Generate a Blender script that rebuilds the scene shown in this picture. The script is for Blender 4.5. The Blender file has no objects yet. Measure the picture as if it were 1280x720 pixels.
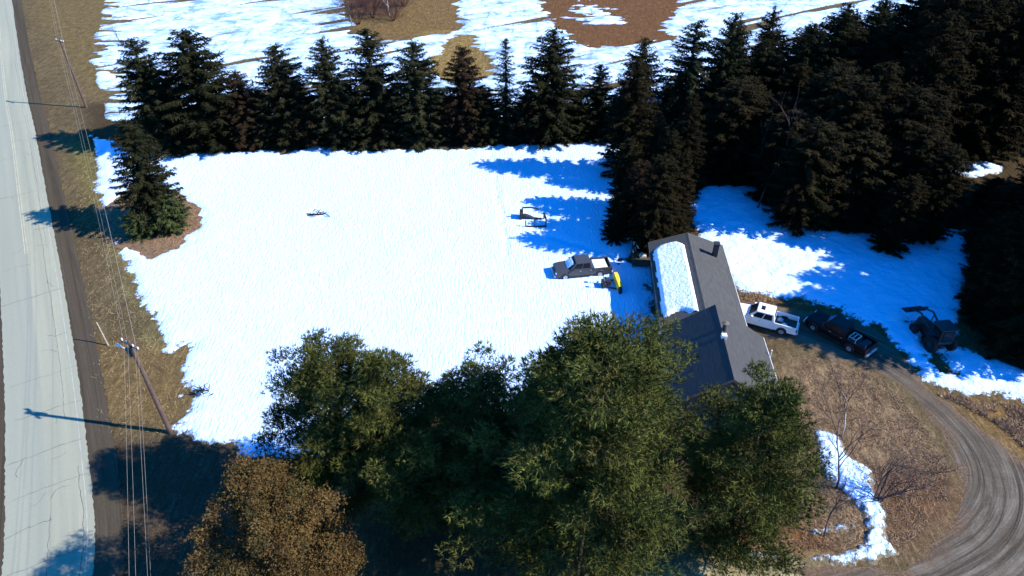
import bpy, bmesh, math, random
import numpy as np
from mathutils import Vector, Matrix

# ---------------------------------------------------------------- camera, sky, sun, exposure
SC = bpy.context.scene
COL = SC.collection
H, FPX, PITCH = 42.0, 850.0, math.radians(37.5)
CP, SP = math.cos(PITCH), math.sin(PITCH)
cam_d = bpy.data.cameras.new('camera')
cam = bpy.data.objects.new('camera', cam_d)
COL.objects.link(cam)
cam.location = (0, 0, H)
cam.rotation_euler = (math.pi / 2 - PITCH, 0, 0)
cam_d.sensor_width = 36.0
cam_d.lens = 36.0 * FPX / 1280.0
cam_d.clip_start, cam_d.clip_end = 0.5, 9000
SC.camera = cam

SUN_EL = math.radians(37.4)
SUN_AZ = math.radians(-9.0)            # direction towards the sun, measured from +X
sdir = Vector((math.cos(SUN_EL) * math.cos(SUN_AZ), math.cos(SUN_EL) * math.sin(SUN_AZ), math.sin(SUN_EL)))
W = bpy.data.worlds.new("World")
SC.world = W
W.use_nodes = True
wn = W.node_tree
wn.nodes.clear()
wo = wn.nodes.new('ShaderNodeOutputWorld')
wb = wn.nodes.new('ShaderNodeBackground')
sky = wn.nodes.new('ShaderNodeTexSky')
sky.sky_type = 'NISHITA'
sky.sun_disc = False
sky.sun_elevation = SUN_EL
sky.sun_rotation = math.pi / 2 - SUN_AZ
sky.altitude = 300
sky.air_density = 1.0
sky.dust_density = 0.0
sky.ozone_density = 6.0
hs = wn.nodes.new('ShaderNodeHueSaturation')
hs.inputs['Saturation'].default_value = 1.35
hs.inputs['Hue'].default_value = 0.507
wn.links.new(sky.outputs[0], hs.inputs['Color'])
wn.links.new(hs.outputs[0], wb.inputs['Color'])
wn.links.new(wb.outputs[0], wo.inputs['Surface'])
wb.inputs['Strength'].default_value = 0.117

sl = bpy.data.lights.new('sun', 'SUN')
sl.energy = 2.95
sl.angle = math.radians(0.5)
sl.color = (1.0, 0.95, 0.87)
so = bpy.data.objects.new('sun', sl)
COL.objects.link(so)
so.location = (60, -10, 80)
so.rotation_euler = (-sdir).to_track_quat('-Z', 'Y').to_euler()
vs = SC.view_settings
vs.view_transform = 'Standard'
vs.look = 'None'
vs.exposure = 1.85
vs.gamma = 1.0
vs.use_curve_mapping = False
SC.render.engine = 'CYCLES'
SC.cycles.max_bounces = 5
SC.cycles.diffuse_bounces = 3
SC.cycles.transparent_max_bounces = 4

# ---------------------------------------------------------------- helpers
rng = np.random.default_rng(7)
R = random.Random(11)


def gp(x, y, z=0.0):
    """ground (or height z) point seen at a photograph pixel"""
    u, v = (x - 640) / FPX, (y - 360) / FPX
    t = (H - z) / (SP + v * CP)
    return (u * t, (CP - v * SP) * t)


def topfit(x, y, Y):
    """trunk X and height of a tree standing at distance Y whose tip is seen at x, y"""
    u, v = (x - 640) / FPX, (y - 360) / FPX
    t = Y / (CP - v * SP)
    return u * t, H - t * (SP + v * CP)


def tag(o, label=None, cat=None, group=None, kind=None):
    if label: o['label'] = label
    if cat: o['category'] = cat
    if group: o['group'] = group
    if kind: o['kind'] = kind
    return o


def empty(name, loc=(0, 0, 0), rz=0.0, scale=(1, 1, 1)):
    o = bpy.data.objects.new(name, None)
    o.empty_display_size = 0.5
    COL.objects.link(o)
    o.location = loc
    o.rotation_euler = (0, 0, rz)
    o.scale = scale
    return o


def link(name, me, m=None, parent=None, kind=None):
    o = bpy.data.objects.new(name, me)
    COL.objects.link(o)
    if m is not None and not me.materials:
        me.materials.append(m)
    if parent is not None:
        o.parent = parent
    if kind: o['kind'] = kind
    return o


def from_arrays(name, V, F, smooth=False):
    """V (n,3) floats, F (m,3) ints"""
    me = bpy.data.meshes.new(name)
    V = np.asarray(V, dtype=np.float32)
    F = np.asarray(F, dtype=np.int32)
    me.vertices.add(len(V))
    me.vertices.foreach_set('co', V.ravel())
    me.loops.add(F.size)
    me.loops.foreach_set('vertex_index', F.ravel())
    me.polygons.add(len(F))
    k = F.shape[1]
    me.polygons.foreach_set('loop_start', np.arange(0, F.size, k, dtype=np.int32))
    try:
        me.polygons.foreach_set('loop_total', np.full(len(F), k, dtype=np.int32))
    except Exception:
        pass
    if smooth:
        me.polygons.foreach_set('use_smooth', np.ones(len(F), dtype=bool))
    me.update(calc_edges=True)
    return me


def copy_tree(root, loc, rz, scale, label, group=None):
    r = root.copy()
    COL.objects.link(r)
    r.location, r.rotation_euler, r.scale = loc, (0, 0, rz), scale
    r['label'] = label
    if group:
        r['group'] = group
    elif 'group' in r:
        del r['group']
    for ch in list(root.children):
        c = ch.copy()
        COL.objects.link(c)
        c.parent = r
        for g in list(ch.children):
            d = g.copy()
            COL.objects.link(d)
            d.parent = c
    return r


class MB:
    """collects simple solids into one mesh"""
    def __init__(self):
        self.bm = bmesh.new()

    def box(self, x0, x1, y0, y1, z0, z1, bev=0.0, mat=None):
        ret = bmesh.ops.create_cube(self.bm, size=1)
        vs_ = ret['verts']
        for v in vs_:
            v.co = Vector((x0 + (v.co.x + .5) * (x1 - x0), y0 + (v.co.y + .5) * (y1 - y0), z0 + (v.co.z + .5) * (z1 - z0)))
        if mat is not None:
            for v in vs_: v.co = mat @ v.co
        if bev > 0:
            es = list({e for v in vs_ for e in v.link_edges})
            bmesh.ops.bevel(self.bm, geom=es, offset=bev, segments=2, affect='EDGES', profile=0.6)
        return self

    def loft(self, secs, cap=True, bev=0.0):
        """secs: list of rings (equal length lists of points)"""
        rings = [[self.bm.verts.new(p) for p in s] for s in secs]
        n = len(rings[0])
        fs = []
        for a, b in zip(rings, rings[1:]):
            for i in range(n):
                fs.append(self.bm.faces.new((a[i], a[(i + 1) % n], b[(i + 1) % n], b[i])))
        if cap:
            fs.append(self.bm.faces.new(list(reversed(rings[0]))))
            fs.append(self.bm.faces.new(rings[-1]))
        if bev > 0:
            es = list({e for f in fs for e in f.edges})
            bmesh.ops.bevel(self.bm, geom=es, offset=bev, segments=2, affect='EDGES', profile=0.6)
        return self

    def quad(self, pts):
        self.bm.faces.new([self.bm.verts.new(p) for p in pts])
        return self

    def tube(self, pts, radii, n=6):
        pts = [Vector(p) for p in pts]
        if not hasattr(radii, '__len__'): radii = [radii] * len(pts)
        rings = []
        for i, p in enumerate(pts):
            d = (pts[min(i + 1, len(pts) - 1)] - pts[max(i - 1, 0)]).normalized()
            a = d.cross(Vector((0.13, 0.21, 0.97)))
            if a.length < 0.05: a = d.cross(Vector((1, 0, 0)))
            a.normalize()
            b = d.cross(a)
            rings.append([p + (a * math.cos(q) + b * math.sin(q)) * radii[i] for q in (2 * math.pi * k / n for k in range(n))])
        return self.loft(rings)

    def disc(self, c, axis, r0, r1, depth, n=18):
        """ring/disc solid round an axis: lathe profile from r0 to r1"""
        c, axis = Vector(c), Vector(axis).normalized()
        a = axis.orthogonal().normalized()
        b = axis.cross(a)
        prof = [(r0, -depth / 2), (r1 * .96, -depth / 2), (r1, -depth / 3), (r1, depth / 3), (r1 * .96, depth / 2), (r0, depth / 2)]
        rings = []
        for k in range(n):
            q = 2 * math.pi * k / n
            e = a * math.cos(q) + b * math.sin(q)
            rings.append([c + e * r + axis * h for r, h in prof])
        rings.append(rings[0])
        vr = [[self.bm.verts.new(p) for p in s] for s in rings[:-1]]
        m = len(prof)
        for k in range(n):
            A, B = vr[k], vr[(k + 1) % n]
            for i in range(m):
                self.bm.faces.new((A[i], A[(i + 1) % m], B[(i + 1) % m], B[i]))
        return self

    def build(self, name, m, parent=None, smooth=False, kind=None):
        bmesh.ops.recalc_face_normals(self.bm, faces=self.bm.faces)
        me = bpy.data.meshes.new(name)
        self.bm.to_mesh(me)
        self.bm.free()
        if smooth:
            for p in me.polygons: p.use_smooth = True
        return link(name, me, m, parent, kind)


# ---------------------------------------------------------------- materials
class NT:
    def __init__(self, name):
        self.m = bpy.data.materials.new(name)
        self.m.use_nodes = True
        self.t = self.m.node_tree
        self.b = self.t.nodes['Principled BSDF']

    def n(self, typ, **kw):
        nd = self.t.nodes.new(typ)
        for k, v in kw.items():
            if k in nd.inputs: nd.inputs[k].default_value = v
            else: setattr(nd, k, v)
        return nd

    def l(self, a, b):
        self.t.links.new(a, b)

    def coords(self, scale=(1, 1, 1), rot=(0, 0, 0), out='Object'):
        tc = self.n('ShaderNodeTexCoord')
        mp = self.n('ShaderNodeMapping')
        mp.inputs['Scale'].default_value = scale
        mp.inputs['Rotation'].default_value = rot
        self.l(tc.outputs[out], mp.inputs['Vector'])
        return mp.outputs['Vector']

    def noise(self, vec, scale, detail=4, rough=0.6, dist=0.0):
        nd = self.n('ShaderNodeTexNoise')
        nd.inputs['Scale'].default_value = scale
        nd.inputs['Detail'].default_value = detail
        nd.inputs['Roughness'].default_value = rough
        nd.inputs['Distortion'].default_value = dist
        if vec is not None: self.l(vec, nd.inputs['Vector'])
        return nd.outputs['Fac']

    def ramp(self, fac, stops):
        nd = self.n('ShaderNodeValToRGB')
        el = nd.color_ramp.elements
        while len(el) < len(stops): el.new(0.5)
        for e, (p, c) in zip(el, stops):
            e.position = p
            e.color = (c[0], c[1], c[2], 1) if hasattr(c, '__len__') else (c, c, c, 1)
        self.l(fac, nd.inputs['Fac'])
        return nd.outputs['Color']

    def mix(self, fac, a, b, mode='MIX'):
        nd = self.n('ShaderNodeMix', data_type='RGBA', blend_type=mode)
        for sock, val in ((nd.inputs[0], fac), (nd.inputs[6], a), (nd.inputs[7], b)):
            if hasattr(val, 'is_linked') or hasattr(val, 'links'): self.l(val, sock)
            elif hasattr(val, '__len__'): sock.default_value = (val[0], val[1], val[2], 1)
            else: sock.default_value = val
        return nd.outputs[2]

    def bump(self, height, strength=0.5, dist=0.1):
        nd = self.n('ShaderNodeBump')
        nd.inputs['Strength'].default_value = strength
        nd.inputs['Distance'].default_value = dist
        self.l(height, nd.inputs['Height'])
        self.l(nd.outputs['Normal'], self.b.inputs['Normal'])

    def col(self, c):
        s = self.b.inputs['Base Color']
        if hasattr(c, '__len__'): s.default_value = (c[0], c[1], c[2], 1)
        else: self.l(c, s)
        return self

    def fin(self, rough=0.8, spec=0.3, metal=0.0):
        self.b.inputs['Roughness'].default_value = rough
        self.b.inputs['Specular IOR Level'].default_value = spec
        self.b.inputs['Metallic'].default_value = metal
        return self.m


def plain(name, c, rough=0.6, spec=0.4, metal=0.0, var=0.25, scale=3.0):
    t = NT(name)
    f = t.noise(t.coords(), scale, 5)
    t.col(t.mix(t.ramp(f, [(0.3, 0.0), (0.7, 1.0)]), tuple(v * (1 - var) for v in c), tuple(v * (1 + var) for v in c)))
    return t.fin(rough, spec, metal)


def foliage_mat(name, dark, light, brown=None):
    t = NT(name)
    oi = t.n('ShaderNodeObjectInfo')
    f = t.noise(t.coords(), 0.75, 4, 0.7)
    c = t.mix(t.ramp(f, [(0.36, 0.0), (0.66, 1.0)]), dark, light)
    if brown is not None:
        g = t.noise(t.coords(), 0.45, 3, 0.6)
        c = t.mix(t.ramp(g, [(0.52, 0.0), (0.68, 0.8)]), c, brown)
    hsv = t.n('ShaderNodeHueSaturation')
    mr = t.n('ShaderNodeMapRange')
    t.l(oi.outputs['Random'], mr.inputs['Value'])
    mr.inputs['To Min'].default_value = 0.7
    mr.inputs['To Max'].default_value = 1.25
    t.l(mr.outputs[0], hsv.inputs['Value'])
    t.l(c, hsv.inputs['Color'])
    t.col(hsv.outputs[0])
    return t.fin(0.9, 0.02)


def snow_mat(name, sx, sy, rot=0.0, dirt=True, strength=0.9, scale=1.0, tint=(0.50, 0.66, 0.88), bd=.25, ruts=None, dm=1.45):
    t = NT(name)
    v = t.coords((sx, sy, 1.0), (0, 0, rot))
    f = t.noise(v, scale, 5, 0.62)
    f2 = t.noise(t.coords(), 0.07, 3)
    c = t.mix(t.ramp(f2, [(0.35, 0.0), (0.7, 1.0)]), tint, tuple(min(x * 1.05, .97) for x in tint))
    if ruts:
        for q, (rx_, ry_, rr_, sc_, wd_) in enumerate(ruts):
            # thin wandering vehicle ruts of grey ice
            nz = t.noise(t.coords((rx_, ry_, 1), (0, 0, rr_)), sc_, 2, 0.5, 0.6)
            k = t.ramp(nz, [(0.5 - wd_ * 2, 0.0), (0.5 - wd_, 0.75), (0.5 + wd_, 0.75), (0.5 + wd_ * 2, 0.0)])
            br = t.noise(t.coords((1, 1, 1)), .25, 3)
            k = t.mix(1.0, k, t.ramp(br, [(0.42, 0.0), (0.6, 1.0)]), 'MULTIPLY')
            c = t.mix(k, c, (0.15, 0.23, 0.33))
    if dirt:
        at = t.n('ShaderNodeAttribute', attribute_name='edge')
        ad = t.n('ShaderNodeMath', operation='ADD')
        fn = t.noise(t.coords((1, 1, 1)), 2.6, 6, 0.8)
        mu = t.n('ShaderNodeMath', operation='MULTIPLY')
        t.l(fn, mu.inputs[0])
        mu.inputs[1].default_value = dm
        me_ = t.n('ShaderNodeMath', operation='MULTIPLY')
        t.l(at.outputs['Fac'], me_.inputs[0])
        me_.inputs[1].default_value = 0.42
        t.l(me_.outputs[0], ad.inputs[0])
        t.l(mu.outputs[0], ad.inputs[1])
        k = t.ramp(ad.outputs[0], [(0.0, 1.0), (0.70, 1.0), (0.84, 0.0)])
        c = t.mix(k, c, (0.12, 0.09, 0.045))
    t.col(c)
    t.bump(f, strength, bd)
    return t.fin(0.65, 0.25)


M = {}
M['snow'] = snow_mat('snow_lawn', 6.0, 1.5, 0.0, strength=1.0, scale=0.8, bd=.20, dm=1.38)
M['snow_far'] = snow_mat('snow_rutted', 0.22, 1.1, math.radians(-28), strength=1.0, scale=0.8, ruts=((.25, 1.2, -.5, .30, .018), (.5, 1.0, -.35, .16, .016), (1.0, .35, .5, .22, .018), (.3, 1.6, -.6, .7, .024)))
M['snow_rough'] = snow_mat('snow_trampled', 1.0, 1.0, 0.3, strength=1.0, scale=1.4, dm=1.36)
M['snow_dirty'] = snow_mat('snow_dirty', 1.0, 1.0, 0.3, strength=1.0, scale=2.4, dm=1.22)
M['snow_clump'] = snow_mat('snow_clump', 1.0, 1.0, dirt=False, strength=0.8, scale=3.0, tint=(0.68, 0.76, 0.86))
M['spruce'] = foliage_mat('spruce_needles', (0.011, 0.0125, 0.006), (0.031, 0.032, 0.014))
M['spruce_brown'] = foliage_mat('spruce_needles_brownish', (0.015, 0.010, 0.006), (0.038, 0.024, 0.013))
M['forest'] = foliage_mat('forest_needles', (0.008, 0.007, 0.0035), (0.022, 0.0185, 0.008), (0.024, 0.0145, 0.007))
M['pine'] = foliage_mat('pine_needles', (0.022, 0.028, 0.008), (0.104, 0.110, 0.026), (0.082, 0.066, 0.020))
M['shrub'] = foliage_mat('shrub_needles', (0.02, 0.028, 0.01), (0.05, 0.06, 0.02))
M['oak'] = foliage_mat('withered_leaves', (0.034, 0.020, 0.008), (0.118, 0.074, 0.027), (0.045, 0.042, 0.014))
M['bark'] = plain('dark_bark', (0.03, 0.024, 0.02), 0.9, 0.1)
M['twig'] = plain('bare_twigs', (0.085, 0.055, 0.055), 0.9, 0.1)
M['twig_maroon'] = plain('maroon_twigs', (0.05, 0.022, 0.022), 0.9, 0.1)
M['birch'] = plain('pale_birch_bark', (0.33, 0.30, 0.27), 0.8, 0.2)
M['wood_pole'] = plain('weathered_pole_wood', (0.085, 0.055, 0.045), 0.85, 0.2)
M['pale_wood'] = plain('pale_wood', (0.30, 0.25, 0.18), 0.8, 0.2)
M['wire'] = plain('aluminium_wire', (0.26, 0.21, 0.15), 0.5, 0.5)
M['steel'] = plain('galvanised_steel', (0.36, 0.36, 0.34), 0.5, 0.5, 0.0)
M['pole_grey'] = plain('transformer_grey', (0.10, 0.085, 0.06), .6, .3)
M['dark_metal'] = plain('dark_metal', (0.018, 0.018, 0.022), 0.5, 0.4)
M['rubber'] = plain('tyre_rubber', (0.015, 0.015, 0.016), 0.85, 0.2)
M['rim'] = plain('wheel_rim', (0.34, 0.34, 0.36), 0.4, 0.5, 0.4)
M['glass'] = plain('dark_glass', (0.010, 0.012, 0.015), 0.15, 0.25, 0, 0.1)
M['paint_grey'] = plain('grey_car_paint', (0.042, 0.041, 0.043), 0.35, 0.5, 0, 0.1)
M['paint_white'] = plain('white_car_paint', (0.72, 0.72, 0.72), 0.35, 0.5, 0, 0.03)
M['paint_black'] = plain('black_car_paint', (0.006, 0.006, 0.008), 0.4, 0.2, 0, 0.1)
M['paint_green'] = plain('dark_green_paint', (0.010, 0.018, 0.012), 0.45, 0.4)
M['yellow'] = plain('yellow_plough_paint', (0.75, 0.52, 0.03), 0.45, 0.4)
M['lamp'] = plain('clear_lamp_lens', (0.7, 0.7, 0.7), 0.2, 0.5)
M['tail_red'] = plain('red_lamp_lens', (0.12, 0.012, 0.01), 0.3, 0.5)
M['siding'] = plain('grey_brown_siding', (0.10, 0.085, 0.075), 0.8, 0.2)
M['trim'] = plain('white_trim', (0.62, 0.62, 0.60), 0.6, 0.3)
M['chimney'] = plain('dark_chimney_metal', (0.022, 0.023, 0.032), 0.6, 0.3)
M['cover'] = plain('dark_tarpaulin', (0.022, 0.022, 0.026), 0.7, 0.3)
M['deck'] = plain('brown_decking', (0.075, 0.05, 0.03), 0.8, 0.2)
M['cloth_pale'] = plain('pale_plastic', (0.5, 0.44, 0.36), 0.6, 0.3)


def roof_mat(name='weathered_shingles', k=(1, 1, 1)):
    t = NT(name)
    f = t.noise(t.coords((7, 1.2, 7)), 1.0, 5)
    g = t.noise(t.coords(), 0.5, 3)
    c = t.mix(t.ramp(f, [(0.3, 0.0), (0.72, 1.0)]), (0.042, 0.042, 0.040), (0.070, 0.070, 0.066))
    c = t.mix(t.ramp(g, [(0.4, 0.0), (0.75, 0.5)]), c, (0.048, 0.047, 0.045))
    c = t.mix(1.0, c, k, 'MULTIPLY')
    t.col(c)
    t.bump(f, 0.5, 0.02)
    return t.fin(0.85, 0.2)


M['roof'] = roof_mat()
M['roof_wing'] = roof_mat('wing_shingles', (.80, .80, .86))  # wing shingles: main roof colour, made darker and slightly bluer


def road_mat():
    t = NT('pale_worn_asphalt')
    at = t.n('ShaderNodeAttribute', attribute_name='path')
    mp = t.n('ShaderNodeMapping')
    mp.inputs['Scale'].default_value = (1.1, 0.02, 1)
    t.l(at.outputs['Vector'], mp.inputs['Vector'])
    f = t.noise(mp.outputs[0], 1.3, 4, 0.55)           # wheel tracks running along the road
    g = t.noise(t.coords(), 0.35, 5, 0.65)
    h = t.noise(t.coords(), 9.0, 3, 0.7)
    c = t.mix(t.ramp(f, [(0.3, 0.0), (0.7, 1.0)]), (0.215, 0.218, 0.155), (0.30, 0.29, 0.198))
    c = t.mix(t.ramp(g, [(0.35, 0.0), (0.75, 0.55)]), c, (0.25, 0.245, 0.172))
    sx_ = t.n('ShaderNodeSeparateXYZ')
    t.l(at.outputs['Vector'], sx_.inputs[0])
    ab = t.n('ShaderNodeMath', operation='ABSOLUTE')
    t.l(sx_.outputs[0], ab.inputs[0])
    gt = t.n('ShaderNodeMath', operation='GREATER_THAN')
    t.l(ab.outputs[0], gt.inputs[0])
    gt.inputs[1].default_value = 2.85
    ml = t.n('ShaderNodeMath', operation='MULTIPLY')
    t.l(gt.outputs[0], ml.inputs[0])
    ml.inputs[1].default_value = 0.5
    c = t.mix(ml.outputs[0], c, (0.215, 0.222, 0.175))
    c = t.mix(t.ramp(h, [(0.3, 0.25), (0.6, 0.0)]), c, (0.15, 0.15, 0.13))
    t.col(c)
    t.bump(h, 0.3, 0.01)
    return t.fin(0.9, 0.2)


def path_mat(name, a, b, c_, streak=(3.2, 0.05), bump=0.6, edge=False):
    """gravel or dirt whose wheel ruts follow the stored path coordinates"""
    t = NT(name)
    at = t.n('ShaderNodeAttribute', attribute_name='path')
    mp = t.n('ShaderNodeMapping')
    mp.inputs['Scale'].default_value = (streak[0], streak[1], 1)
    t.l(at.outputs['Vector'], mp.inputs['Vector'])
    f = t.noise(mp.outputs[0], 1.0, 5, 0.7, 0.9)
    g = t.noise(t.coords(), 0.4, 4)
    h = t.noise(t.coords(), 6.0, 4, 0.7)
    c = t.mix(t.ramp(f, [(0.34, 0.0), (0.64, 1.0)]), a, b)
    c = t.mix(t.ramp(g, [(0.45, 0.0), (0.7, 0.7)]), c, c_)
    c = t.mix(t.ramp(h, [(0.3, 0.35), (0.62, 0.0)]), c, tuple(v * .5 for v in a))
    if edge:
        ae = t.n('ShaderNodeAttribute', attribute_name='edge')
        w_ = t.noise(t.coords(), 0.35, 5, 0.7)
        sm_ = t.n('ShaderNodeMath', operation='MULTIPLY_ADD')
        t.l(w_, sm_.inputs[0])
        sm_.inputs[1].default_value = 5.0
        t.l(ae.outputs['Fac'], sm_.inputs[2])
        gr = t.mix(t.ramp(t.noise(t.coords(), 5.0, 5, .75), [(0.35, 0.0), (0.65, 1.0)]), (0.06, 0.038, 0.022), (0.17, 0.115, 0.075))
        sc_ = t.n('ShaderNodeMath', operation='MULTIPLY')
        t.l(sm_.outputs[0], sc_.inputs[0])
        sc_.inputs[1].default_value = 0.2
        c = t.mix(t.ramp(sc_.outputs[0], [(0.56, 1.0), (0.80, 0.0)]), c, gr)
    t.col(c)
    t.bump(f, bump, 0.12)
    return t.fin(1.0, 0.02)


M['road'] = road_mat()
M['shoulder'] = path_mat('road_shoulder_gravel', (0.045, 0.036, 0.025), (0.078, 0.062, 0.043), (0.062, 0.048, 0.03), (1.6, 0.03))
M['gravel'] = path_mat('driveway_gravel', (0.038, 0.030, 0.022), (0.165, 0.14, 0.108), (0.062, 0.048, 0.034), (2.1, 0.09), 1.0, True)
M['crack'] = plain('crack_tar', (0.085, 0.085, 0.075), 0.9, 0.1)
M['line_yellow'] = plain('worn_yellow_paint', (0.34, 0.31, 0.20), 0.8, 0.2, 0, 0.2, 1.0)
M['line_white'] = plain('worn_white_paint', (0.30, 0.29, 0.24), 0.8, 0.2, 0, 0.2, 1.0)


def ground_mat():
    t = NT('winter_grass_and_dirt')
    at = t.n('ShaderNodeAttribute', attribute_name='tint')
    f = t.noise(t.coords(), 0.8, 6, 0.72)
    g = t.noise(t.coords((1, 1, 1)), 6.0, 5, 0.75, 0.6)
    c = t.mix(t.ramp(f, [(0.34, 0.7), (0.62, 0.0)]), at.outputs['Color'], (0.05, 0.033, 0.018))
    st = t.noise(t.coords((2.6, .5, 1), (0, 0, math.radians(-58))), 1.1, 6, 0.75, 0.5)
    c = t.mix(t.ramp(st, [(0.52, 0.0), (0.68, 0.6)]), c, t.mix(1.0, at.outputs['Color'], (2.1, 2.2, 2.2), 'MULTIPLY'))
    c = t.mix(t.ramp(st, [(0.30, 0.75), (0.44, 0.0)]), c, t.mix(1.0, at.outputs['Color'], (.45, .43, .4), 'MULTIPLY'))
    v2 = t.ramp(g, [(0.28, 0.45), (0.5, 1.0), (0.72, 1.6)])
    c = t.mix(1.0, c, v2, 'MULTIPLY')
    t.col(c)
    t.bump(g, 0.8, 0.12)
    return t.fin(1.0, 0.02)


M['ground'] = ground_mat()
M['bed'] = plain('brown_leaf_litter', (0.135, 0.085, 0.05), 0.95, 0.1, 0, 0.5, 2.5)
M['dead_grass'] = plain('dead_grass_blades', (0.33, 0.21, 0.12), 0.9, 0.1, 0, 0.4, 0.6)
M['dead_grass_pale'] = plain('dead_grass_blades_pale', (0.22, 0.17, 0.09), 0.9, 0.1, 0, 0.35, 0.6)


# ---------------------------------------------------------------- numeric helpers for sheets
def vnoise(x, y, scale, seed, octaves=3, gain=0.5):
    out = np.zeros_like(x, dtype=float)
    amp, tot = 1.0, 0.0
    for o in range(octaves):
        g = np.random.default_rng(seed * 31 + o).random((256, 256))
        xs, ys = x / scale * 2 ** o + 1000, y / scale * 2 ** o + 1000
        xi, yi = np.floor(xs).astype(int), np.floor(ys).astype(int)
        fx, fy = xs - xi, ys - yi
        fx, fy = fx * fx * (3 - 2 * fx), fy * fy * (3 - 2 * fy)
        a, b = g[xi % 256, yi % 256], g[(xi + 1) % 256, yi % 256]
        c, d = g[xi % 256, (yi + 1) % 256], g[(xi + 1) % 256, (yi + 1) % 256]
        out += amp * ((a * (1 - fx) + b * fx) * (1 - fy) + (c * (1 - fx) + d * fx) * fy)
        tot += amp
        amp *= gain
    return out / tot - 0.5


def poly_sd(x, y, poly):
    """signed distance, positive inside"""
    P = np.asarray(poly, float)
    d2 = np.full(x.shape, 1e18)
    inside = np.zeros(x.shape, bool)
    for i in range(len(P)):
        ax, ay = P[i]
        bx, by = P[(i + 1) % len(P)]
        ex, ey = bx - ax, by - ay
        L = ex * ex + ey * ey + 1e-12
        t = np.clip(((x - ax) * ex + (y - ay) * ey) / L, 0, 1)
        d2 = np.minimum(d2, (x - ax - t * ex) ** 2 + (y - ay - t * ey) ** 2)
        cond = (ay > y) != (by > y)
        with np.errstate(divide='ignore', invalid='ignore'):
            xi = ax + (y - ay) * ex / (ey if ey != 0 else 1e-12)
        inside ^= cond & (x < xi)
    d = np.sqrt(d2)
    return np.where(inside, d, -d)


def path_coords(x, y, pts):
    """(across, along) of points relative to a polyline"""
    P = np.asarray(pts, float)
    best = np.full(x.shape, 1e18)
    ac, al = np.zeros(x.shape), np.zeros(x.shape)
    s0 = 0.0
    for (ax, ay), (bx, by) in zip(P, P[1:]):
        ex, ey = bx - ax, by - ay
        L = math.hypot(ex, ey)
        t = np.clip(((x - ax) * ex + (y - ay) * ey) / (L * L), 0, 1)
        dx, dy = x - ax - t * ex, y - ay - t * ey
        d2 = dx * dx + dy * dy
        m = d2 < best
        best = np.where(m, d2, best)
        sgn = np.sign(ex * dy - ey * dx)
        ac = np.where(m, sgn * np.sqrt(d2), ac)
        al = np.where(m, s0 + t * L, al)
        s0 += L
    return ac, al


def smooth_path(pts, per=8):
    P = [np.array(p, float) for p in pts]
    P = [2 * P[0] - P[1]] + P + [2 * P[-1] - P[-2]]
    out = []
    for i in range(1, len(P) - 2):
        for k in range(per):
            t = k / per
            a, b, c, d = P[i - 1], P[i], P[i + 1], P[i + 2]
            out.append(0.5 * ((2 * b) + (-a + c) * t + (2 * a - 5 * b + 4 * c - d) * t * t + (-a + 3 * b - 3 * c + d) * t ** 3))
    out.append(P[-2])
    return [tuple(p) for p in out]


def pxpoly(pts):
    return [gp(*p) for p in pts]


def sheet(name, bbox, res, sdf, zfun, m, kind='structure', parent=None, path=None):
    x0, x1, y0, y1 = bbox
    nx, ny = int((x1 - x0) / res) + 2, int((y1 - y0) / res) + 2
    gx, gy = np.meshgrid(x0 + np.arange(nx) * res, y0 + np.arange(ny) * res, indexing='ij')
    gx, gy = gx.ravel(), gy.ravel()
    s = sdf(gx, gy)
    idx = np.arange(nx * ny).reshape(nx, ny)
    a, b, c, d = idx[:-1, :-1].ravel(), idx[1:, :-1].ravel(), idx[1:, 1:].ravel(), idx[:-1, 1:].ravel()
    T = np.concatenate([np.stack([a, b, c], 1), np.stack([a, c, d], 1)])
    pos = s[T] > 0
    cnt = pos.sum(1)
    full = T[cnt == 3]
    mixed, mp = T[(cnt == 1) | (cnt == 2)], pos[(cnt == 1) | (cnt == 2)]
    ex, ey, cache, tris = [], [], {}, []
    base = nx * ny

    def cut(i, j):
        k = (i, j) if i < j else (j, i)
        if k not in cache:
            si, sj = s[k[0]], s[k[1]]
            t = si / (si - sj)
            ex.append(gx[k[0]] + (gx[k[1]] - gx[k[0]]) * t)
            ey.append(gy[k[0]] + (gy[k[1]] - gy[k[0]]) * t)
            cache[k] = base + len(ex) - 1
        return cache[k]
    for tri, pp in zip(mixed.tolist(), mp.tolist()):
        if sum(pp) == 1:
            i = pp.index(True)
            A, B, C = tri[i], tri[(i + 1) % 3], tri[(i + 2) % 3]
            tris.append((A, cut(A, B), cut(A, C)))
        else:
            i = pp.index(False)
            A, B, C = tri[i], tri[(i + 1) % 3], tri[(i + 2) % 3]
            p, q = cut(A, B), cut(A, C)
            tris.append((p, B, C))
            tris.append((p, C, q))
    X = np.concatenate([gx, np.array(ex)])
    Y = np.concatenate([gy, np.array(ey)])
    S = np.concatenate([s, np.zeros(len(ex))])
    F = np.concatenate([full, np.array(tris, dtype=int).reshape(-1, 3)])
    used = np.unique(F)
    remap = np.zeros(len(X), int)
    remap[used] = np.arange(len(used))
    X, Y, S, F = X[used], Y[used], S[used], remap[F]
    Z = zfun(X, Y, S)
    me = from_arrays(name, np.stack([X, Y, Z], 1), F, True)
    at = me.attributes.new('edge', 'FLOAT', 'POINT')
    at.data.foreach_set('value', np.clip(S, 0, 3).astype(np.float32))
    if path is not None:
        ac, al = path_coords(X, Y, path)
        av = me.attributes.new('path', 'FLOAT_VECTOR', 'POINT')
        av.data.foreach_set('vector', np.stack([ac, al, np.zeros_like(ac)], 1).astype(np.float32).ravel())
    return link(name, me, m, parent, kind)


def sstep(x, a, b):
    t = np.clip((x - a) / (b - a), 0, 1)
    return t * t * (3 - 2 * t)


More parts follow.
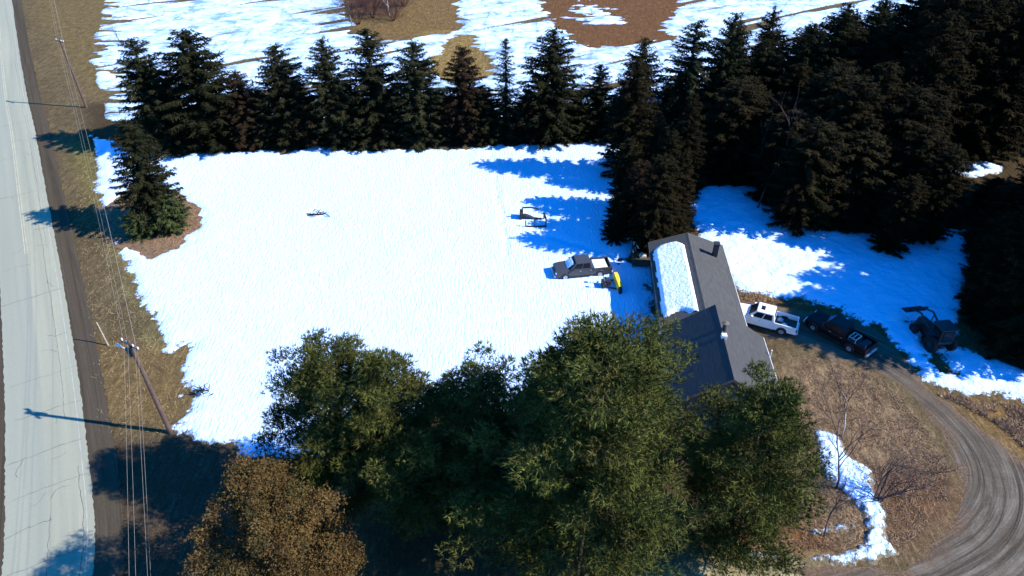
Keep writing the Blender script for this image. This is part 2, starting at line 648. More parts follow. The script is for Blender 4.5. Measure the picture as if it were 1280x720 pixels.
# ---------------------------------------------------------------- ground
ROAD_R = [(-47, -360), (15, 0), (47, 180), (80, 360), (107, 540), (116, 720)]
rr = [(-322.0, 500.0)] + [gp(*p) for p in ROAD_R[1:]] + [(-24.6, 12.0), (-22.6, -10.0), (-20, -60)]
ROAD_EDGE = smooth_path(rr, 10)


def offset(path, d):
    out = []
    for i, p in enumerate(path):
        a, b = path[max(i - 1, 0)], path[min(i + 1, len(path) - 1)]
        tx, ty = b[0] - a[0], b[1] - a[1]
        L = math.hypot(tx, ty)
        out.append((p[0] + ty / L * d, p[1] - tx / L * d))
    return out


# walking the edge from far to near, +d lies on the left (west) side of the road
ROAD_W = 5.5
if offset(ROAD_EDGE, 1.0)[30][0] > ROAD_EDGE[30][0]:
    SGN = -1.0
else:
    SGN = 1.0

ax = np.concatenate([[-3000, -1500, -700, -400, -250, -180], np.arange(-140, 121, 1.0), [160, 230, 380, 700, 1500, 3000]])
ay = np.concatenate([[-1500, -500, -150, -40], np.arange(-10, 200, 1.0), [230, 300, 420, 700, 1500, 3500]])
gx, gy = np.meshgrid(ax, ay, indexing='ij')
gxf, gyf = gx.ravel(), gy.ravel()


def soft(poly, w):
    d = poly_sd(gxf, gyf, pxpoly(poly)) + vnoise(gxf, gyf, 5, 3) * w * 1.5
    return sstep(d, -w, w)[:, None]


tint = np.tile(np.array([0.082, 0.067, 0.050]), (len(gxf), 1))
tint *= (1 + 0.5 * vnoise(gxf, gyf, 7, 5))[:, None]


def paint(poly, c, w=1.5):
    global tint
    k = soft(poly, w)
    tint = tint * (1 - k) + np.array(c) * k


# verge grass, greener by the melting snow, tan far along the road
paint([(60, -60), (40, 0), (75, 80), (105, 118), (135, 118), (150, 60), (160, -60)], (0.105, 0.083, 0.05), 3)
paint([(85, 185), (110, 250), (128, 262), (138, 215), (112, 170)], (0.115, 0.105, 0.05), 1.5)
paint([(150, 300), (170, 370), (185, 430), (205, 450), (228, 440), (200, 400), (185, 350), (165, 300)], (0.15, 0.142, 0.08), 1.5)
paint([(130, 430), (235, 430), (235, 520), (200, 545), (120, 540)], (0.115, 0.084, 0.05), 2)
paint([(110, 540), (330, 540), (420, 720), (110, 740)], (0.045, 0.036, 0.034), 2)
# brush and dead grass beside the driveway, leaf litter below the pines
paint([(1000, 440), (1090, 460), (1150, 520), (1195, 590), (1190, 640), (1130, 690), (1000, 700), (940, 690), (960, 470)], (0.155, 0.118, 0.098), 2)
paint([(1100, 590), (1190, 590), (1190, 640), (1130, 690), (1090, 690)], (0.095, 0.058, 0.045), 2)
paint([(1165, 490), (1220, 500), (1300, 505), (1340, 600), (1260, 560), (1200, 510)], (0.14, 0.092, 0.05), 2)
paint([(930, 360), (1060, 380), (1150, 470), (1090, 430), (1000, 405), (930, 385)], (0.10, 0.066, 0.045), 1)
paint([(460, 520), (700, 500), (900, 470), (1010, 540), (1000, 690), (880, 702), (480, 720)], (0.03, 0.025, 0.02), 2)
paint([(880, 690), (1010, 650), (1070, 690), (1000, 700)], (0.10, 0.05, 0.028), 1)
paint([(740, 708), (1000, 703), (1060, 715), (1060, 790), (740, 790)], (0.25, 0.23, 0.17), 1.5)
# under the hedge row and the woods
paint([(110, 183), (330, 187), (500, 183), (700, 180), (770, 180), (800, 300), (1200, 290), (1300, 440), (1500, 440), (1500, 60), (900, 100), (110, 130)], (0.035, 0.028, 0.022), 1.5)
# melted patches in the far field
paint([(420, -60), (440, 35), (480, 52), (545, 50), (580, 36), (575, -60)], (0.12, 0.082, 0.045), 1.5)
paint([(430, -60), (440, 20), (500, 25), (520, -60)], (0.055, 0.032, 0.026), 3)
paint([(530, 40), (590, 35), (630, 110), (530, 110)], (0.17, 0.125, 0.06), 1.5)
paint([(650, -60), (690, 30), (730, 62), (800, 58), (850, 56), (870, -60)], (0.10, 0.052, 0.032), 2)
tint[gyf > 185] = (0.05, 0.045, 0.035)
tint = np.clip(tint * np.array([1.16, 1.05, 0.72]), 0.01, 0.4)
gz = -0.03 + 0.05 * vnoise(gxf, gyf, 6, 9)
gz = np.where((np.abs(gxf) < 200) & (gyf > -40) & (gyf < 230), gz - 0.02, -0.05)
nx_, ny_ = len(ax), len(ay)
idx = np.arange(nx_ * ny_).reshape(nx_, ny_)
Q = np.stack([idx[:-1, :-1].ravel(), idx[1:, :-1].ravel(), idx[1:, 1:].ravel(), idx[:-1, 1:].ravel()], 1)
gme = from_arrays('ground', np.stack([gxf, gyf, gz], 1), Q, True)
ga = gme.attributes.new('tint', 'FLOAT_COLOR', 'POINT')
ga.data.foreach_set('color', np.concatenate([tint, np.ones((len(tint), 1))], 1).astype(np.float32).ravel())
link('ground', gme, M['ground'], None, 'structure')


# ---------------------------------------------------------------- road
def strip(name, inner, outer, z, m, parent=None, kind='structure', jig=0.0, nseg=1, path=None):
    V, F = [], []
    n = len(inner)
    for i in range(n):
        j = R.uniform(-jig, jig)
        for k in range(nseg + 1):
            t = k / nseg
            V.append((inner[i][0] * (1 - t) + outer[i][0] * t + (j if k in (0, nseg) else 0), inner[i][1] * (1 - t) + outer[i][1] * t, z))
    w = nseg + 1
    for i in range(n - 1):
        for k in range(nseg):
            F.append((i * w + k, i * w + k + 1, (i + 1) * w + k + 1, (i + 1) * w + k))
    me = from_arrays(name, V, F)
    if path is not None:
        Va = np.array(V)
        ac, al = path_coords(Va[:, 0], Va[:, 1], path)
        av = me.attributes.new('path', 'FLOAT_VECTOR', 'POINT')
        av.data.foreach_set('vector', np.stack([ac, al, np.zeros_like(ac)], 1).astype(np.float32).ravel())
    return link(name, me, m, parent, kind)


fine = smooth_path(ROAD_EDGE, 6)
road = strip('road', fine, offset(fine, SGN * ROAD_W), 0.035, M['road'], None, 'structure', 0.06, 6, fine)
strip('road_shoulder', offset(fine, -SGN * 1.8), offset(fine, SGN * 0.15), 0.012, M['shoulder'], None, 'structure', 0.12, 3, fine)
strip('road_shoulder', offset(fine, SGN * (ROAD_W - 0.15)), offset(fine, SGN * (ROAD_W + 1.6)), 0.012, M['shoulder'], None, 'structure', 0.12, 3, fine)
yel = [p for p in fine if p[1] > 62]
for dd in (2.72, 2.95):
    strip('centre_line', offset(yel, SGN * dd), offset(yel, SGN * (dd + 0.10)), 0.039, M['line_yellow'], road)
strip('edge_line', offset(fine, SGN * 0.42), offset(fine, SGN * 0.50), 0.039, M['line_white'], road)
# tar-dark cracks, joined: nobody could count them
cv, cf = [], []


def crack(pts, w):
    n0 = len(cv)
    for i, p in enumerate(pts):
        a, b = pts[max(i - 1, 0)], pts[min(i + 1, len(pts) - 1)]
        tx, ty = b[0] - a[0], b[1] - a[1]
        L = math.hypot(tx, ty) + 1e-9
        ww = w * R.uniform(0.5, 1.3) * (0.3 if i in (0, len(pts) - 1) else 1)
        cv.append((p[0] - ty / L * ww, p[1] + tx / L * ww, 0.0392))
        cv.append((p[0] + ty / L * ww, p[1] - tx / L * ww, 0.0392))
    for i in range(len(pts) - 1):
        k = n0 + 2 * i
        cf.append((k, k + 1, k + 3, k + 2))


near = [p for p in fine if -5 < p[1] < 170]
def road_pt(i, d):
    i = max(0, min(len(near) - 1, i))
    return offset(near, SGN * d)[i] if False else (lambda a, b, p: (p[0] + (b[1] - a[1]) / math.hypot(b[0] - a[0], b[1] - a[1]) * SGN * d, p[1] - (b[0] - a[0]) / math.hypot(b[0] - a[0], b[1] - a[1]) * SGN * d))(near[max(i - 1, 0)], near[min(i + 1, len(near) - 1)], near[i])


NN = len(near)
# long cracks along the road
for d0, a, b, w in ((0.75, 0.55, 1, .018), (1.15, 0.72, .98, .013), (2.75, 0.6, 1.0, .018), (1.3, .25, .5, .014), (0.9, .05, .3, .014), (4.8, .7, 1, .012)):
    d, pts = d0, []
    for i in range(int(a * NN), int(b * NN)):
        d += R.uniform(-.04, .04) + (d0 - d) * .1
        pts.append(road_pt(i, d))
    if len(pts) > 2: crack(pts, w)
# cracks across the road
for i in range(4, NN, 15):
    ii = i + R.uniform(-1.5, 1.5)
    full = R.random() < .65
    d0, d1 = (0.1, ROAD_W - .1) if full else (R.choice(((0.1, 2.3), (2.6, ROAD_W - .1))))
    pts, k = [], 0.0
    x0, y0 = road_pt(int(ii), d0)
    for t in np.linspace(d0, d1, 14):
        k += R.uniform(-.16, .16)
        p = road_pt(int(ii), float(t))
        pts.append((p[0] + k * .4, p[1] + k))
    crack(pts, R.uniform(.012, .03))
for _ in range(26):
    i, d = R.randrange(5, NN - 5), R.uniform(.3, ROAD_W - .3)
    p = road_pt(i, d)
    ang, pts = R.uniform(0, 6.28), [p]
    for _k in range(R.randrange(5, 11)):
        ang += R.uniform(-.5, .5)
        q = (pts[-1][0] + math.cos(ang) * .25, pts[-1][1] + math.sin(ang) * .25)
        pts.append(q)
    dd = path_coords(np.array([q[0] for q in pts]), np.array([q[1] for q in pts]), near)[0]
    if (np.abs(dd) > .1).all() and (np.abs(dd) < ROAD_W - .1).all() and (np.sign(dd) == np.sign(dd[0])).all():
        crack(pts, R.uniform(.01, .02))
link('crack', from_arrays('crack', cv, cf), M['crack'], road, 'stuff')

# ---------------------------------------------------------------- driveway
DRIVE = pxpoly([(925, 372), (1000, 384), (1055, 392), (1100, 410), (1138, 446), (1163, 482), (1200, 505), (1250, 545), (1290, 580), (1340, 620), (1400, 700), (1400, 800), (1060, 800), (1000, 722), (960, 712), (1010, 704), (1120, 702), (1150, 684), (1180, 655), (1195, 622), (1190, 585), (1165, 535), (1130, 490), (1085, 460), (1040, 455), (1000, 430), (955, 430)])
DPATH = smooth_path(pxpoly([(940, 395), (1030, 425), (1110, 462), (1175, 510), (1220, 560), (1236, 610), (1215, 655), (1160, 690), (1090, 715), (1000, 740)]), 8)
sheet('driveway', (18, 60, 12, 56), 0.22, lambda x, y: poly_sd(x, y, DRIVE) + 1.0 * vnoise(x, y, 2.5, 41, 4, .6),
      lambda x, y, s: (lambda q: -0.07 + 0.075 * sstep(s, 0, 1.2) + 0.05 * vnoise(x, y, 1.2, 5) + .16 * vnoise(q[0] * 1.0, q[1] * .09, .55, 88, 3, .6) * sstep(s, .3, 1.5) * sstep(vnoise(x, y, 6, 89), -.3, .25))(path_coords(x, y, DPATH)), M['gravel'], path=DPATH)

# ---------------------------------------------------------------- snow
LAWN = pxpoly([(113, 168), (150, 180), (215, 194), (260, 190), (330, 188), (350, 192), (368, 190), (385, 182), (410, 181), (440, 187), (480, 186), (560, 187), (590, 186), (612, 181), (700, 179), (770, 177), (800, 200), (812, 260), (806, 300),
               (796, 318), (772, 326), (816, 329), (820, 410), (805, 440), (740, 470), (700, 500), (690, 520), (640, 520), (560, 500), (440, 545), (400, 575), (330, 570), (270, 552), (214, 545), (222, 520), (236, 500), (230, 470), (236, 430), (225, 432), (212, 445),
               (200, 436), (196, 410), (190, 395), (175, 365), (160, 330), (146, 306), (150, 290), (140, 262), (128, 258), (118, 215)])
ISLE = pxpoly([(132, 262), (146, 300), (170, 312), (190, 320), (222, 306), (246, 284), (248, 262), (232, 245), (205, 240), (165, 232)])


def lawn_sdf(x, y):
    s = poly_sd(x, y, LAWN)
    s = np.minimum(s, -poly_sd(x, y, ISLE))
    s = s + 1.8 * vnoise(x, y, 2.6, 21, 3, .68) + 1.7 * vnoise(x, y, .8, 121, 3, .7)
    rel = x - 3.0
    return s


def snow_z(th, bump, sc=2.0, seed=4, grow=1.5):
    return lambda x, y, s: -0.05 + .06 * sstep(s, 0, .35) + th * sstep(s, 0, grow) + bump * np.maximum(sstep(s, 0, .8), 0) * (vnoise(x, y, sc, seed, 4, .6) + .25)


TRAIL = [gp(x + R.uniform(-2, 2), y) for x, y in zip(np.linspace(612, 634, 20), np.linspace(196, 318, 20))] + [gp(x, y + R.uniform(-1, 1)) for x, y in zip(np.linspace(664, 762, 14), np.linspace(290, 320, 14))]


def lawn_z(x, y, s):
    z = snow_z(.14, .12, 2.4, 4)(x, y, s)
    for a, b in TRAIL:
        z = z - .22 * np.exp(-((x - a) ** 2 + (y - b) ** 2) / .10)
    a, b = gp(396, 270)
    d = np.hypot(x - a, (y - b) * 1.0)
    z = z - .16 * np.exp(-(d - .95) ** 2 / .12) + .12 * np.exp(-d ** 2 / .25)
    return z


sheet('snow_field', (-70, 24, 27, 92), 0.3, lawn_sdf, lawn_z, M['snow'])
sheet('leaf_litter', (-52, -34, 55, 80), 0.4, lambda x, y: poly_sd(x, y, ISLE) + 1.0 + 1.4 * vnoise(x, y, 1.2, 8, 4, .7), lambda x, y, s: 0.006 + 0.05 * sstep(s, 0, 1) + .05 * vnoise(x, y, .8, 3), M['bed'])

FAR = pxpoly([(150, -110), (133, 0), (122, 40), (112, 75), (118, 100), (130, 128), (140, 150), (400, 150), (760, 150), (900, 140), (1200, 110), (1500, 60), (1500, -110)])
P1 = pxpoly([(422, -70), (428, 10), (445, 42), (470, 48), (500, 50), (530, 44), (560, 42), (577, 30), (570, 0), (560, -70)])
P2 = pxpoly([(558, 47), (588, 42), (603, 62), (622, 93), (590, 102), (540, 96), (528, 90), (545, 70)])
P3 = pxpoly([(640, -70), (678, 10), (694, 28), (722, 52), (740, 58), (775, 54), (800, 51), (848, 52), (830, 42), (838, 20), (850, 0), (860, -70)])
P3S = pxpoly([(705, 5), (745, 0), (778, 12), (780, 26), (745, 30), (715, 20)])


def far_sdf(x, y):
    s = poly_sd(x, y, FAR)
    s = s + 3.0 * vnoise(x, y, 8, 22, 4, .6) * sstep(-s, -12, 0)
    bits = np.maximum(poly_sd(x, y, P3S), -50) - 1.5 + 22 * vnoise(x * .4, y, 3.0, 61, 4, .65)
    hole = np.maximum(np.maximum(poly_sd(x, y, P1), poly_sd(x, y, P2)), np.minimum(poly_sd(x, y, P3), -bits))
    hole = hole + 4.5 * vnoise(x * .35, y, 2.6, 23, 5, .68) + 5.0 * vnoise(x * .3, y, 1.1, 123, 3, .7)
    s = np.minimum(s, -hole)
    c_, s_ = math.cos(.55), math.sin(.55)
    u, v = x * c_ + y * s_, -x * s_ + y * c_
    slit = vnoise(u / 9, v, 2.6, 77, 3, .6)
    s = np.minimum(s, (0.19 - slit) * 5)
    # the tan ribs where the field melts back from the road
    rib = vnoise(x / 7, y, 1.6, 31, 3, .6)
    e = poly_sd(x, y, FAR)
    s = np.where(e < 14, np.minimum(s, e + 30 * rib), s)
    return s


sheet('snow_field_far', (-175, 150, 88, 230), 0.6, far_sdf, snow_z(.12, .14, 3.0, 14), M['snow_far'])

YARD = pxpoly([(862, 250), (880, 232), (950, 232), (1000, 280), (1060, 290), (1110, 292), (1160, 280), (1205, 288), (1215, 330), (1200, 380), (1200, 430), (1240, 448), (1290, 462), (1340, 470), (1340, 515), (1280, 503), (1232, 492), (1190, 492), (1160, 480), (1120, 432), (1100, 410),
               (1080, 410), (1062, 398), (1050, 386), (1010, 376), (960, 371), (915, 362), (890, 320), (872, 296)])
BARE = pxpoly([(1135, 403), (1155, 398), (1180, 440), (1200, 468), (1180, 474), (1160, 450)])
sheet('snow_yard', (15, 62, 38, 78), 0.3,
      lambda x, y: np.minimum(poly_sd(x, y, YARD), -poly_sd(x, y, BARE) + 9.0 * 0 + .4) + 1.5 * vnoise(x, y, 2.2, 51, 4, .65) + 1.5 * vnoise(x, y, .8, 151, 3, .7),
      snow_z(.10, .30, 1.4, 15, 1.0), M['snow_rough'])

BANK = pxpoly([(1018, 538), (1044, 543), (1062, 575), (1090, 588), (1097, 612), (1102, 640), (1112, 678), (1130, 690), (1122, 699), (1012, 699), (1050, 694), (1078, 690), (1086, 662), (1078, 645), (1066, 625), (1042, 606), (1022, 575)])
B2 = pxpoly([(1018, 661), (1036, 658), (1036, 663), (1018, 666)])
B3 = pxpoly([(1044, 656), (1068, 652), (1070, 658), (1044, 662)])
B4 = pxpoly([(935, 692), (990, 695), (990, 699), (935, 698)])
sheet('snow_bank', (14, 32, 20, 40), 0.16,
      lambda x, y: np.maximum(np.maximum(poly_sd(x, y, BANK), poly_sd(x, y, B2)), np.maximum(poly_sd(x, y, B3), poly_sd(x, y, B4))) + 1.0 * vnoise(x, y, .8, 54, 4, .65) + .8 * vnoise(x, y, 2.2, 58, 2) + .14,
      snow_z(.10, .55, .45, 16, .4), M['snow_dirty'])
GLADE = pxpoly([(1178, 216), (1190, 203), (1225, 200), (1258, 208), (1255, 216), (1215, 222)])
sheet('snow_glade', (48, 68, 72, 86), 0.3, lambda x, y: poly_sd(x, y, GLADE) + 1.6 * vnoise(x, y, 2, 57, 4, .6), snow_z(.2, .2, 1.3, 18, .8), M['snow_rough'])


# ---------------------------------------------------------------- trees
def tris_from(P, D, L, Wd, side):
    """thin blades: base P, direction D, length L, width Wd, side vector"""
    P, D = np.asarray(P), np.asarray(D)
    a = P - side * Wd[:, None] * .5
    b = P + side * Wd[:, None] * .5
    c = P + D * L[:, None]
    V = np.stack([a, b, c], 1).reshape(-1, 3)
    return V


def norm(v):
    return v / (np.linalg.norm(v, axis=-1, keepdims=True) + 1e-9)


def blades_mesh(name, chunks):
    V = np.concatenate(chunks)
    F = np.arange(len(V)).reshape(-1, 3)
    return from_arrays(name, V, F)


def limbs_mesh(name, segs, n=4):
    """segs: list of (points, radii)"""
    mb = MB()
    for pts, rad in segs:
        mb.tube(pts, rad, n)
    me = bpy.data.meshes.new(name)
    mb.bm.to_mesh(me)
    mb.bm.free()
    for p in me.polygons: p.use_smooth = True
    return me


def spruce_meshes(seed, h=14.0, Rad=3.2, z0=0.5, power=0.85, gaps=0.0, tw=1.0, round_=0.0, rows=38):
    g = np.random.default_rng(seed)
    chunks, segs = [], [([(0, 0, -.2), (0, 0, h * .5), (0, 0, h * .97)], [.017 * h, .009 * h, .01])]
    zs = np.linspace(z0, h * .985, rows)
    for wi, z in enumerate(zs):
        t = (z - z0) / (h - z0)
        prof = (1 - t) ** power * (1 - round_) + round_ * math.sqrt(max(0, 1 - t ** 2.2)) * min(1, .55 + t)
        Lw = Rad * prof + .18
        if g.random() < gaps: continue
        nb = int(6 + 4 * (1 - t))
        az0 = g.random() * 6.28
        for k in range(nb):
            az = az0 + 6.283 * k / nb + g.normal(0, .22)
            L = Lw * g.uniform(.62, 1.16)
            el = (-.30 + .75 * t) + g.normal(0, .1)
            out = np.array([math.cos(az), math.sin(az), 0])
            n = max(3, int(L / .21))
            s = np.linspace(.12, 1, n)
            P = np.array([0, 0, z + g.normal(0, .16)]) + out * (s * L)[:, None] * math.cos(el)
            P[:, 2] += s * L * math.sin(el) * (1 - .35 * s) + .25 * (s ** 2) * L * .35
            if L > .8:
                segs.append(([tuple(P[0] * .3 + np.array([0, 0, z]) * .7), tuple(P[n // 2]), tuple(P[-1])], [.045 * L / 3 + .012, .02 * L / 3 + .01, .006]))
            side = np.array([-math.sin(az), math.cos(az), 0])
            for q in range(9):
                sg = 1 if q % 2 else -1
                a = g.uniform(.35, 1.15, n)
                D = norm(out * np.cos(a)[:, None] + side * (sg * np.sin(a))[:, None] + np.array([0, 0, 1]) * g.normal(-.12 if q < 4 else -.7, .3, n)[:, None])
                ll = (.24 + .30 * (1 - s * .5) * min(1, L / 2.2)) * g.uniform(.6, 1.3, n) * tw
                sd = norm(np.cross(D, np.array([0, 0, 1])[None]) + g.normal(0, .35, (n, 3)))
                chunks.append(tris_from(P + g.normal(0, .05, (n, 3)), D, ll, ll * .24 + .035, sd))
    # leader
    n = 40
    P = np.zeros((n, 3)); P[:, 2] = g.uniform(h * .92, h, n)
    D = norm(g.normal(0, 1, (n, 3)) * np.array([1, 1, .3]) + np.array([0, 0, .9]))
    chunks.append(tris_from(P, D, g.uniform(.25, .5, n), np.full(n, .12), norm(np.cross(D, g.normal(0, 1, (n, 3))))))
    return blades_mesh('crown', chunks), limbs_mesh('trunk', segs, 4)


def pine_meshes(seed, h=15.0, Rad=4.8, zb=2.0, nb=64, tufts=84, clump=(.65, 1.25), nl=.30, wd=.046, lobes=3, base_fill=1.0, leaf=False):
    g = np.random.default_rng(seed)
    segs = [([(0, 0, -.2), (.05 * h * g.normal(0, .1), 0, h * .45), (0, 0, h * .93)], [.02 * h, .012 * h, .02])]
    chunks = []
    lob = g.uniform(0, 6.28, lobes)
    for i in range(nb):
        t = (i + .5) / nb
        z = zb + (h - zb) * (.02 + .95 * t) * .9
        az = i * 2.399 + g.normal(0, .3)
        prof = max(.1, min(1.0, .72 + 1.1 * t) * (1 - max(0, t - .25) / .80) ** .58)
        lob_f = 1 + .16 * sum(math.cos(az * (2 + q) + lob[q]) for q in range(lobes)) / lobes * 2
        L = Rad * (.08 + .95 * prof) * lob_f * g.uniform(.68, 1.12)
        el = g.uniform(.02, .3) + .55 * t * t
        out = np.array([math.cos(az), math.sin(az), 0])
        tip = np.array([0, 0, z]) + out * L * math.cos(el) + np.array([0, 0, L * math.sin(el)])
        tip[2] = min(tip[2], h)
        mid = np.array([0, 0, z]) + (tip - np.array([0, 0, z])) * .55 + np.array([0, 0, -.12 * L])
        segs.append(([(0, 0, z - .2), tuple(mid), tuple(tip)], [.03 + .016 * L, .02 + .008 * L, .012]))
        nc = 2 + int(L / 1.1)
        for c in range(nc):
            if g.random() < .16: continue
            f = 1 - .68 * (c / nc) * g.uniform(.8, 1.2)
            cen = np.array([0, 0, z]) * (1 - f) + tip * f + g.normal(0, .38, 3) * np.array([1, 1, .55]) + np.array([0, 0, .15])
            cr = g.uniform(*clump) * (1.0 if L > 2 else .8)
            n = int(tufts * (cr / .9) ** 1.6)
            d = norm(g.normal(0, 1, (n, 3)) + np.array([0, 0, .35]))
            rr_ = cr * g.random(n) ** .45
            pos = cen + d * rr_[:, None] * np.array([1, 1, .62])
            if leaf:
                for q in range(4):
                    D = norm(g.normal(0, 1, (n, 3)))
                    ll = g.uniform(.7, 1.3, n) * nl
                    chunks.append(tris_from(pos + g.normal(0, .12, (n, 3)), D, ll, ll * .6, norm(np.cross(D, g.normal(0, 1, (n, 3))))))
            else:
                axd = norm(d * .7 + out * .45 + np.array([0, 0, .55]))
                for q in range(6):
                    D = norm(axd + g.normal(0, .62, (n, 3)))
                    ll = g.uniform(.7, 1.25, n) * nl
                    chunks.append(tris_from(pos, D, ll, np.full(n, wd) * g.uniform(.7, 1.3, n), norm(np.cross(D, g.normal(0, 1, (n, 3))))))
    return blades_mesh('crown', chunks), limbs_mesh('trunk', segs, 5)


def bare_meshes(seed, h=6.0, stems=1, spread=.5, levels=4, r0=.09, lean=(0, 0), kids=(3, 4)):
    g = np.random.default_rng(seed)
    thick, thin = [], []

    def grow(p, d, L, r, lv):
        n = 4
        pts, q, dd = [tuple(p)], p.copy(), d.copy()
        for i in range(n):
            dd = norm(dd + g.normal(0, .13, 3) + np.array([0, 0, .06]))
            q = q + dd * L / n
            pts.append(tuple(q))
        rad = [r * (1 - .62 * i / n) for i in range(n + 1)]
        (thick if lv == levels else thin).append((pts, rad))
        if lv > 1:
            for k in range(int(g.integers(kids[0], kids[1] + 1)) + (2 if lv == levels else 0)):
                f = g.uniform(.35, 1.0) if lv < levels else g.uniform(.3, 1.0)
                i = f * n
                a, b = int(min(i, n - 1)), int(min(i, n - 1)) + 1
                base = np.array(pts[a]) * (1 - (i - a)) + np.array(pts[b]) * (i - a)
                nd = norm(dd + g.normal(0, spread, 3) + np.array([0, 0, .1]))
                grow(base, nd, L * g.uniform(.45, .75), max(.006, r * .5), lv - 1)
    for s in range(stems):
        d = norm(np.array([lean[0], lean[1], 1.0]) + (g.normal(0, spread, 3) * np.array([1, 1, .2]) if stems > 1 else 0))
        grow(np.array([g.normal(0, .12), g.normal(0, .12), -.1]) if stems > 1 else np.array([0, 0, -.1]), d, h * (.55 if levels > 2 else .9) * g.uniform(.75, 1.1), r0, levels)
    return limbs_mesh('trunk', thick, 5), limbs_mesh('branches', thin, 3)


def conifer(name, cat, crown, trunk, fm):
    r = empty(name)
    tag(r, 'x', cat)
    link('trunk', trunk, M['bark'], r)
    link('crown', crown, fm, r)
    return r


PROTO = {}
def proto(key, name, cat, meshes, fm, h):
    PROTO[key] = dict(root=None, name=name, cat=cat, crown=meshes[0], trunk=meshes[1], fm=fm, h=h)


proto('sp1', 'spruce_tree', 'tree', spruce_meshes(101, 14, 3.4, .4, .6, 0, 1, .38), M['spruce'], 14)
proto('sp2', 'spruce_tree', 'tree', spruce_meshes(102, 14, 3.1, .4, .65, .06, 1, .3), M['spruce'], 14)
proto('sp3', 'spruce_tree', 'tree', spruce_meshes(103, 14, 3.4, .4, .55, .03, 1.1, .55), M['spruce'], 14)
proto('spb', 'spruce_tree', 'tree', spruce_meshes(104, 14, 3.2, .4, .6, 0, 1.05, .45), M['spruce_brown'], 14)
proto('sps', 'spruce_tree', 'tree', spruce_meshes(109, 13, 2.3, .8, .8, .08, .85, .0, 25), M['spruce'], 13)
proto('fo1', 'conifer_tree', 'tree', spruce_meshes(111, 16, 3.6, .6, .6, .02, 1.15, .45), M['forest'], 16)
proto('fo2', 'conifer_tree', 'tree', spruce_meshes(112, 16, 4.0, .6, .55, .02, 1.2, .7), M['forest'], 16)
proto('fo3', 'conifer_tree', 'tree', spruce_meshes(113, 16, 3.2, .6, .7, .03, 1.1, .3), M['forest'], 16)
proto('pi1', 'pine_tree', 'tree', pine_meshes(121, 15.5, 4.9, 1.5, 66), M['pine'], 15.5)
proto('pi2', 'pine_tree', 'tree', pine_meshes(122, 15.0, 4.4, 1.2, 60), M['pine'], 15.0)
proto('pi3', 'pine_tree', 'tree', pine_meshes(123, 18.0, 6.0, 1.0, 96, 80, (.7, 1.2), lobes=2), M['pine'], 18.0)
proto('oak', 'brown_leaf_tree', 'tree', pine_meshes(131, 14.0, 4.9, 1.5, 66, 120, (.5, 1.0), .14, .1, 3, leaf=True), M['oak'], 14.0)
proto('shr', 'evergreen_shrub', 'shrub', spruce_meshes(141, 4.2, 2.0, .1, .5, 0, .8, .75, 16), M['shrub'], 4.2)
USED = {}


def plant(key, x, y, h, label, wide=1.0, group=None, name=None, rz=None, z=0.0):
    p = PROTO[key]
    sc = h / p['h']
    rz = R.uniform(0, 6.28) if rz is None else rz
    scale = (sc * wide, sc * wide, sc)
    if key not in USED:
        r = conifer(name or p['name'], p['cat'], p['crown'], p['trunk'], p['fm'])
        r.location, r.rotation_euler, r.scale = (x, y, z), (0, 0, rz), scale
        USED[key] = r
        r['label'] = label
        if group: r['group'] = group
        return r
    return copy_tree(USED[key], (x, y, z), rz, scale, label, group)


def row_y(px_):
    return float(np.interp(px_, [100, 215, 365, 500, 700, 900], [190, 194, 190, 187, 183, 182]))


ROWG = 'evergreens in the row along the back of the snowy lawn'
ROW = [
    (163, 50, 'sp3', .95, 'dark round-topped evergreen at the left end of the row nearest the road'),
    (228, 40, 'sp3', 1.25, 'broad bushy evergreen, widest crown near the left end of the row'),
    (293, 90, 'spb', 1.15, 'short brownish evergreen sunk between two taller trees in the row'),
    (343, 58, 'sp3', 1.0, 'dome-topped evergreen in the row left of the small pointed tree'),
    (401, 49, 'sp1', .9, 'pointed dark spruce in the row against clean snow, fifth from the left'),
    (457, 38, 'sp2', 1.2, 'tall open-branched spruce in the row below the maroon thicket'),
    (516, 53, 'sp3', .95, 'compact green-black spruce in the row just left of the reddish one'),
    (577, 60, 'spb', 1.0, 'reddish-brown spruce in the row in front of the tan melted patch'),
    (632, 50, 'sps', .95, 'slim sparse spruce with snow showing through, middle of the row'),
    (692, 37, 'sp1', 1.12, 'large full pyramid spruce in the row below the wide brown patch'),
    (751, 82, 'sp2', 1.2, 'small low spruce in the row between two much taller ones'),
    (807, 48, 'sp1', .85, 'narrow tall spire spruce right of the small low one'),
    (873, 29, 'sp2', 1.2, 'tall pointed spruce at the right end of the row before the woods'),
]
for x, y, k, w, lab in ROW:
    Yb = gp(x, row_y(x))[1] + 2.6 + R.uniform(-.3, .8)
    X, h = topfit(x, y, Yb)
    plant(k, X, Yb, h, lab, w * 1.33, ROWG)
# lower evergreens filling the hedge row between the tall ones
for x, y, k in ((195, 108, 'sp3'), (262, 118, 'spb'), (320, 112, 'sp1'), (372, 108, 'spb'), (430, 104, 'sp3'), (487, 112, 'spb'), (546, 112, 'sp1'), (605, 112, 'sp3'), (661, 112, 'spb'), (722, 118, 'sp3'), (780, 112, 'spb'), (840, 108, 'sp3')):
    Yb = gp(x, row_y(x))[1] + 3.0 + R.uniform(-.4, .6)
    X, h = topfit(x, y, Yb)
    plant(k, X, Yb, h, 'low dark evergreen filling a gap between the tall trees of the row', 1.85, 'low evergreens between the tall ones in the row')

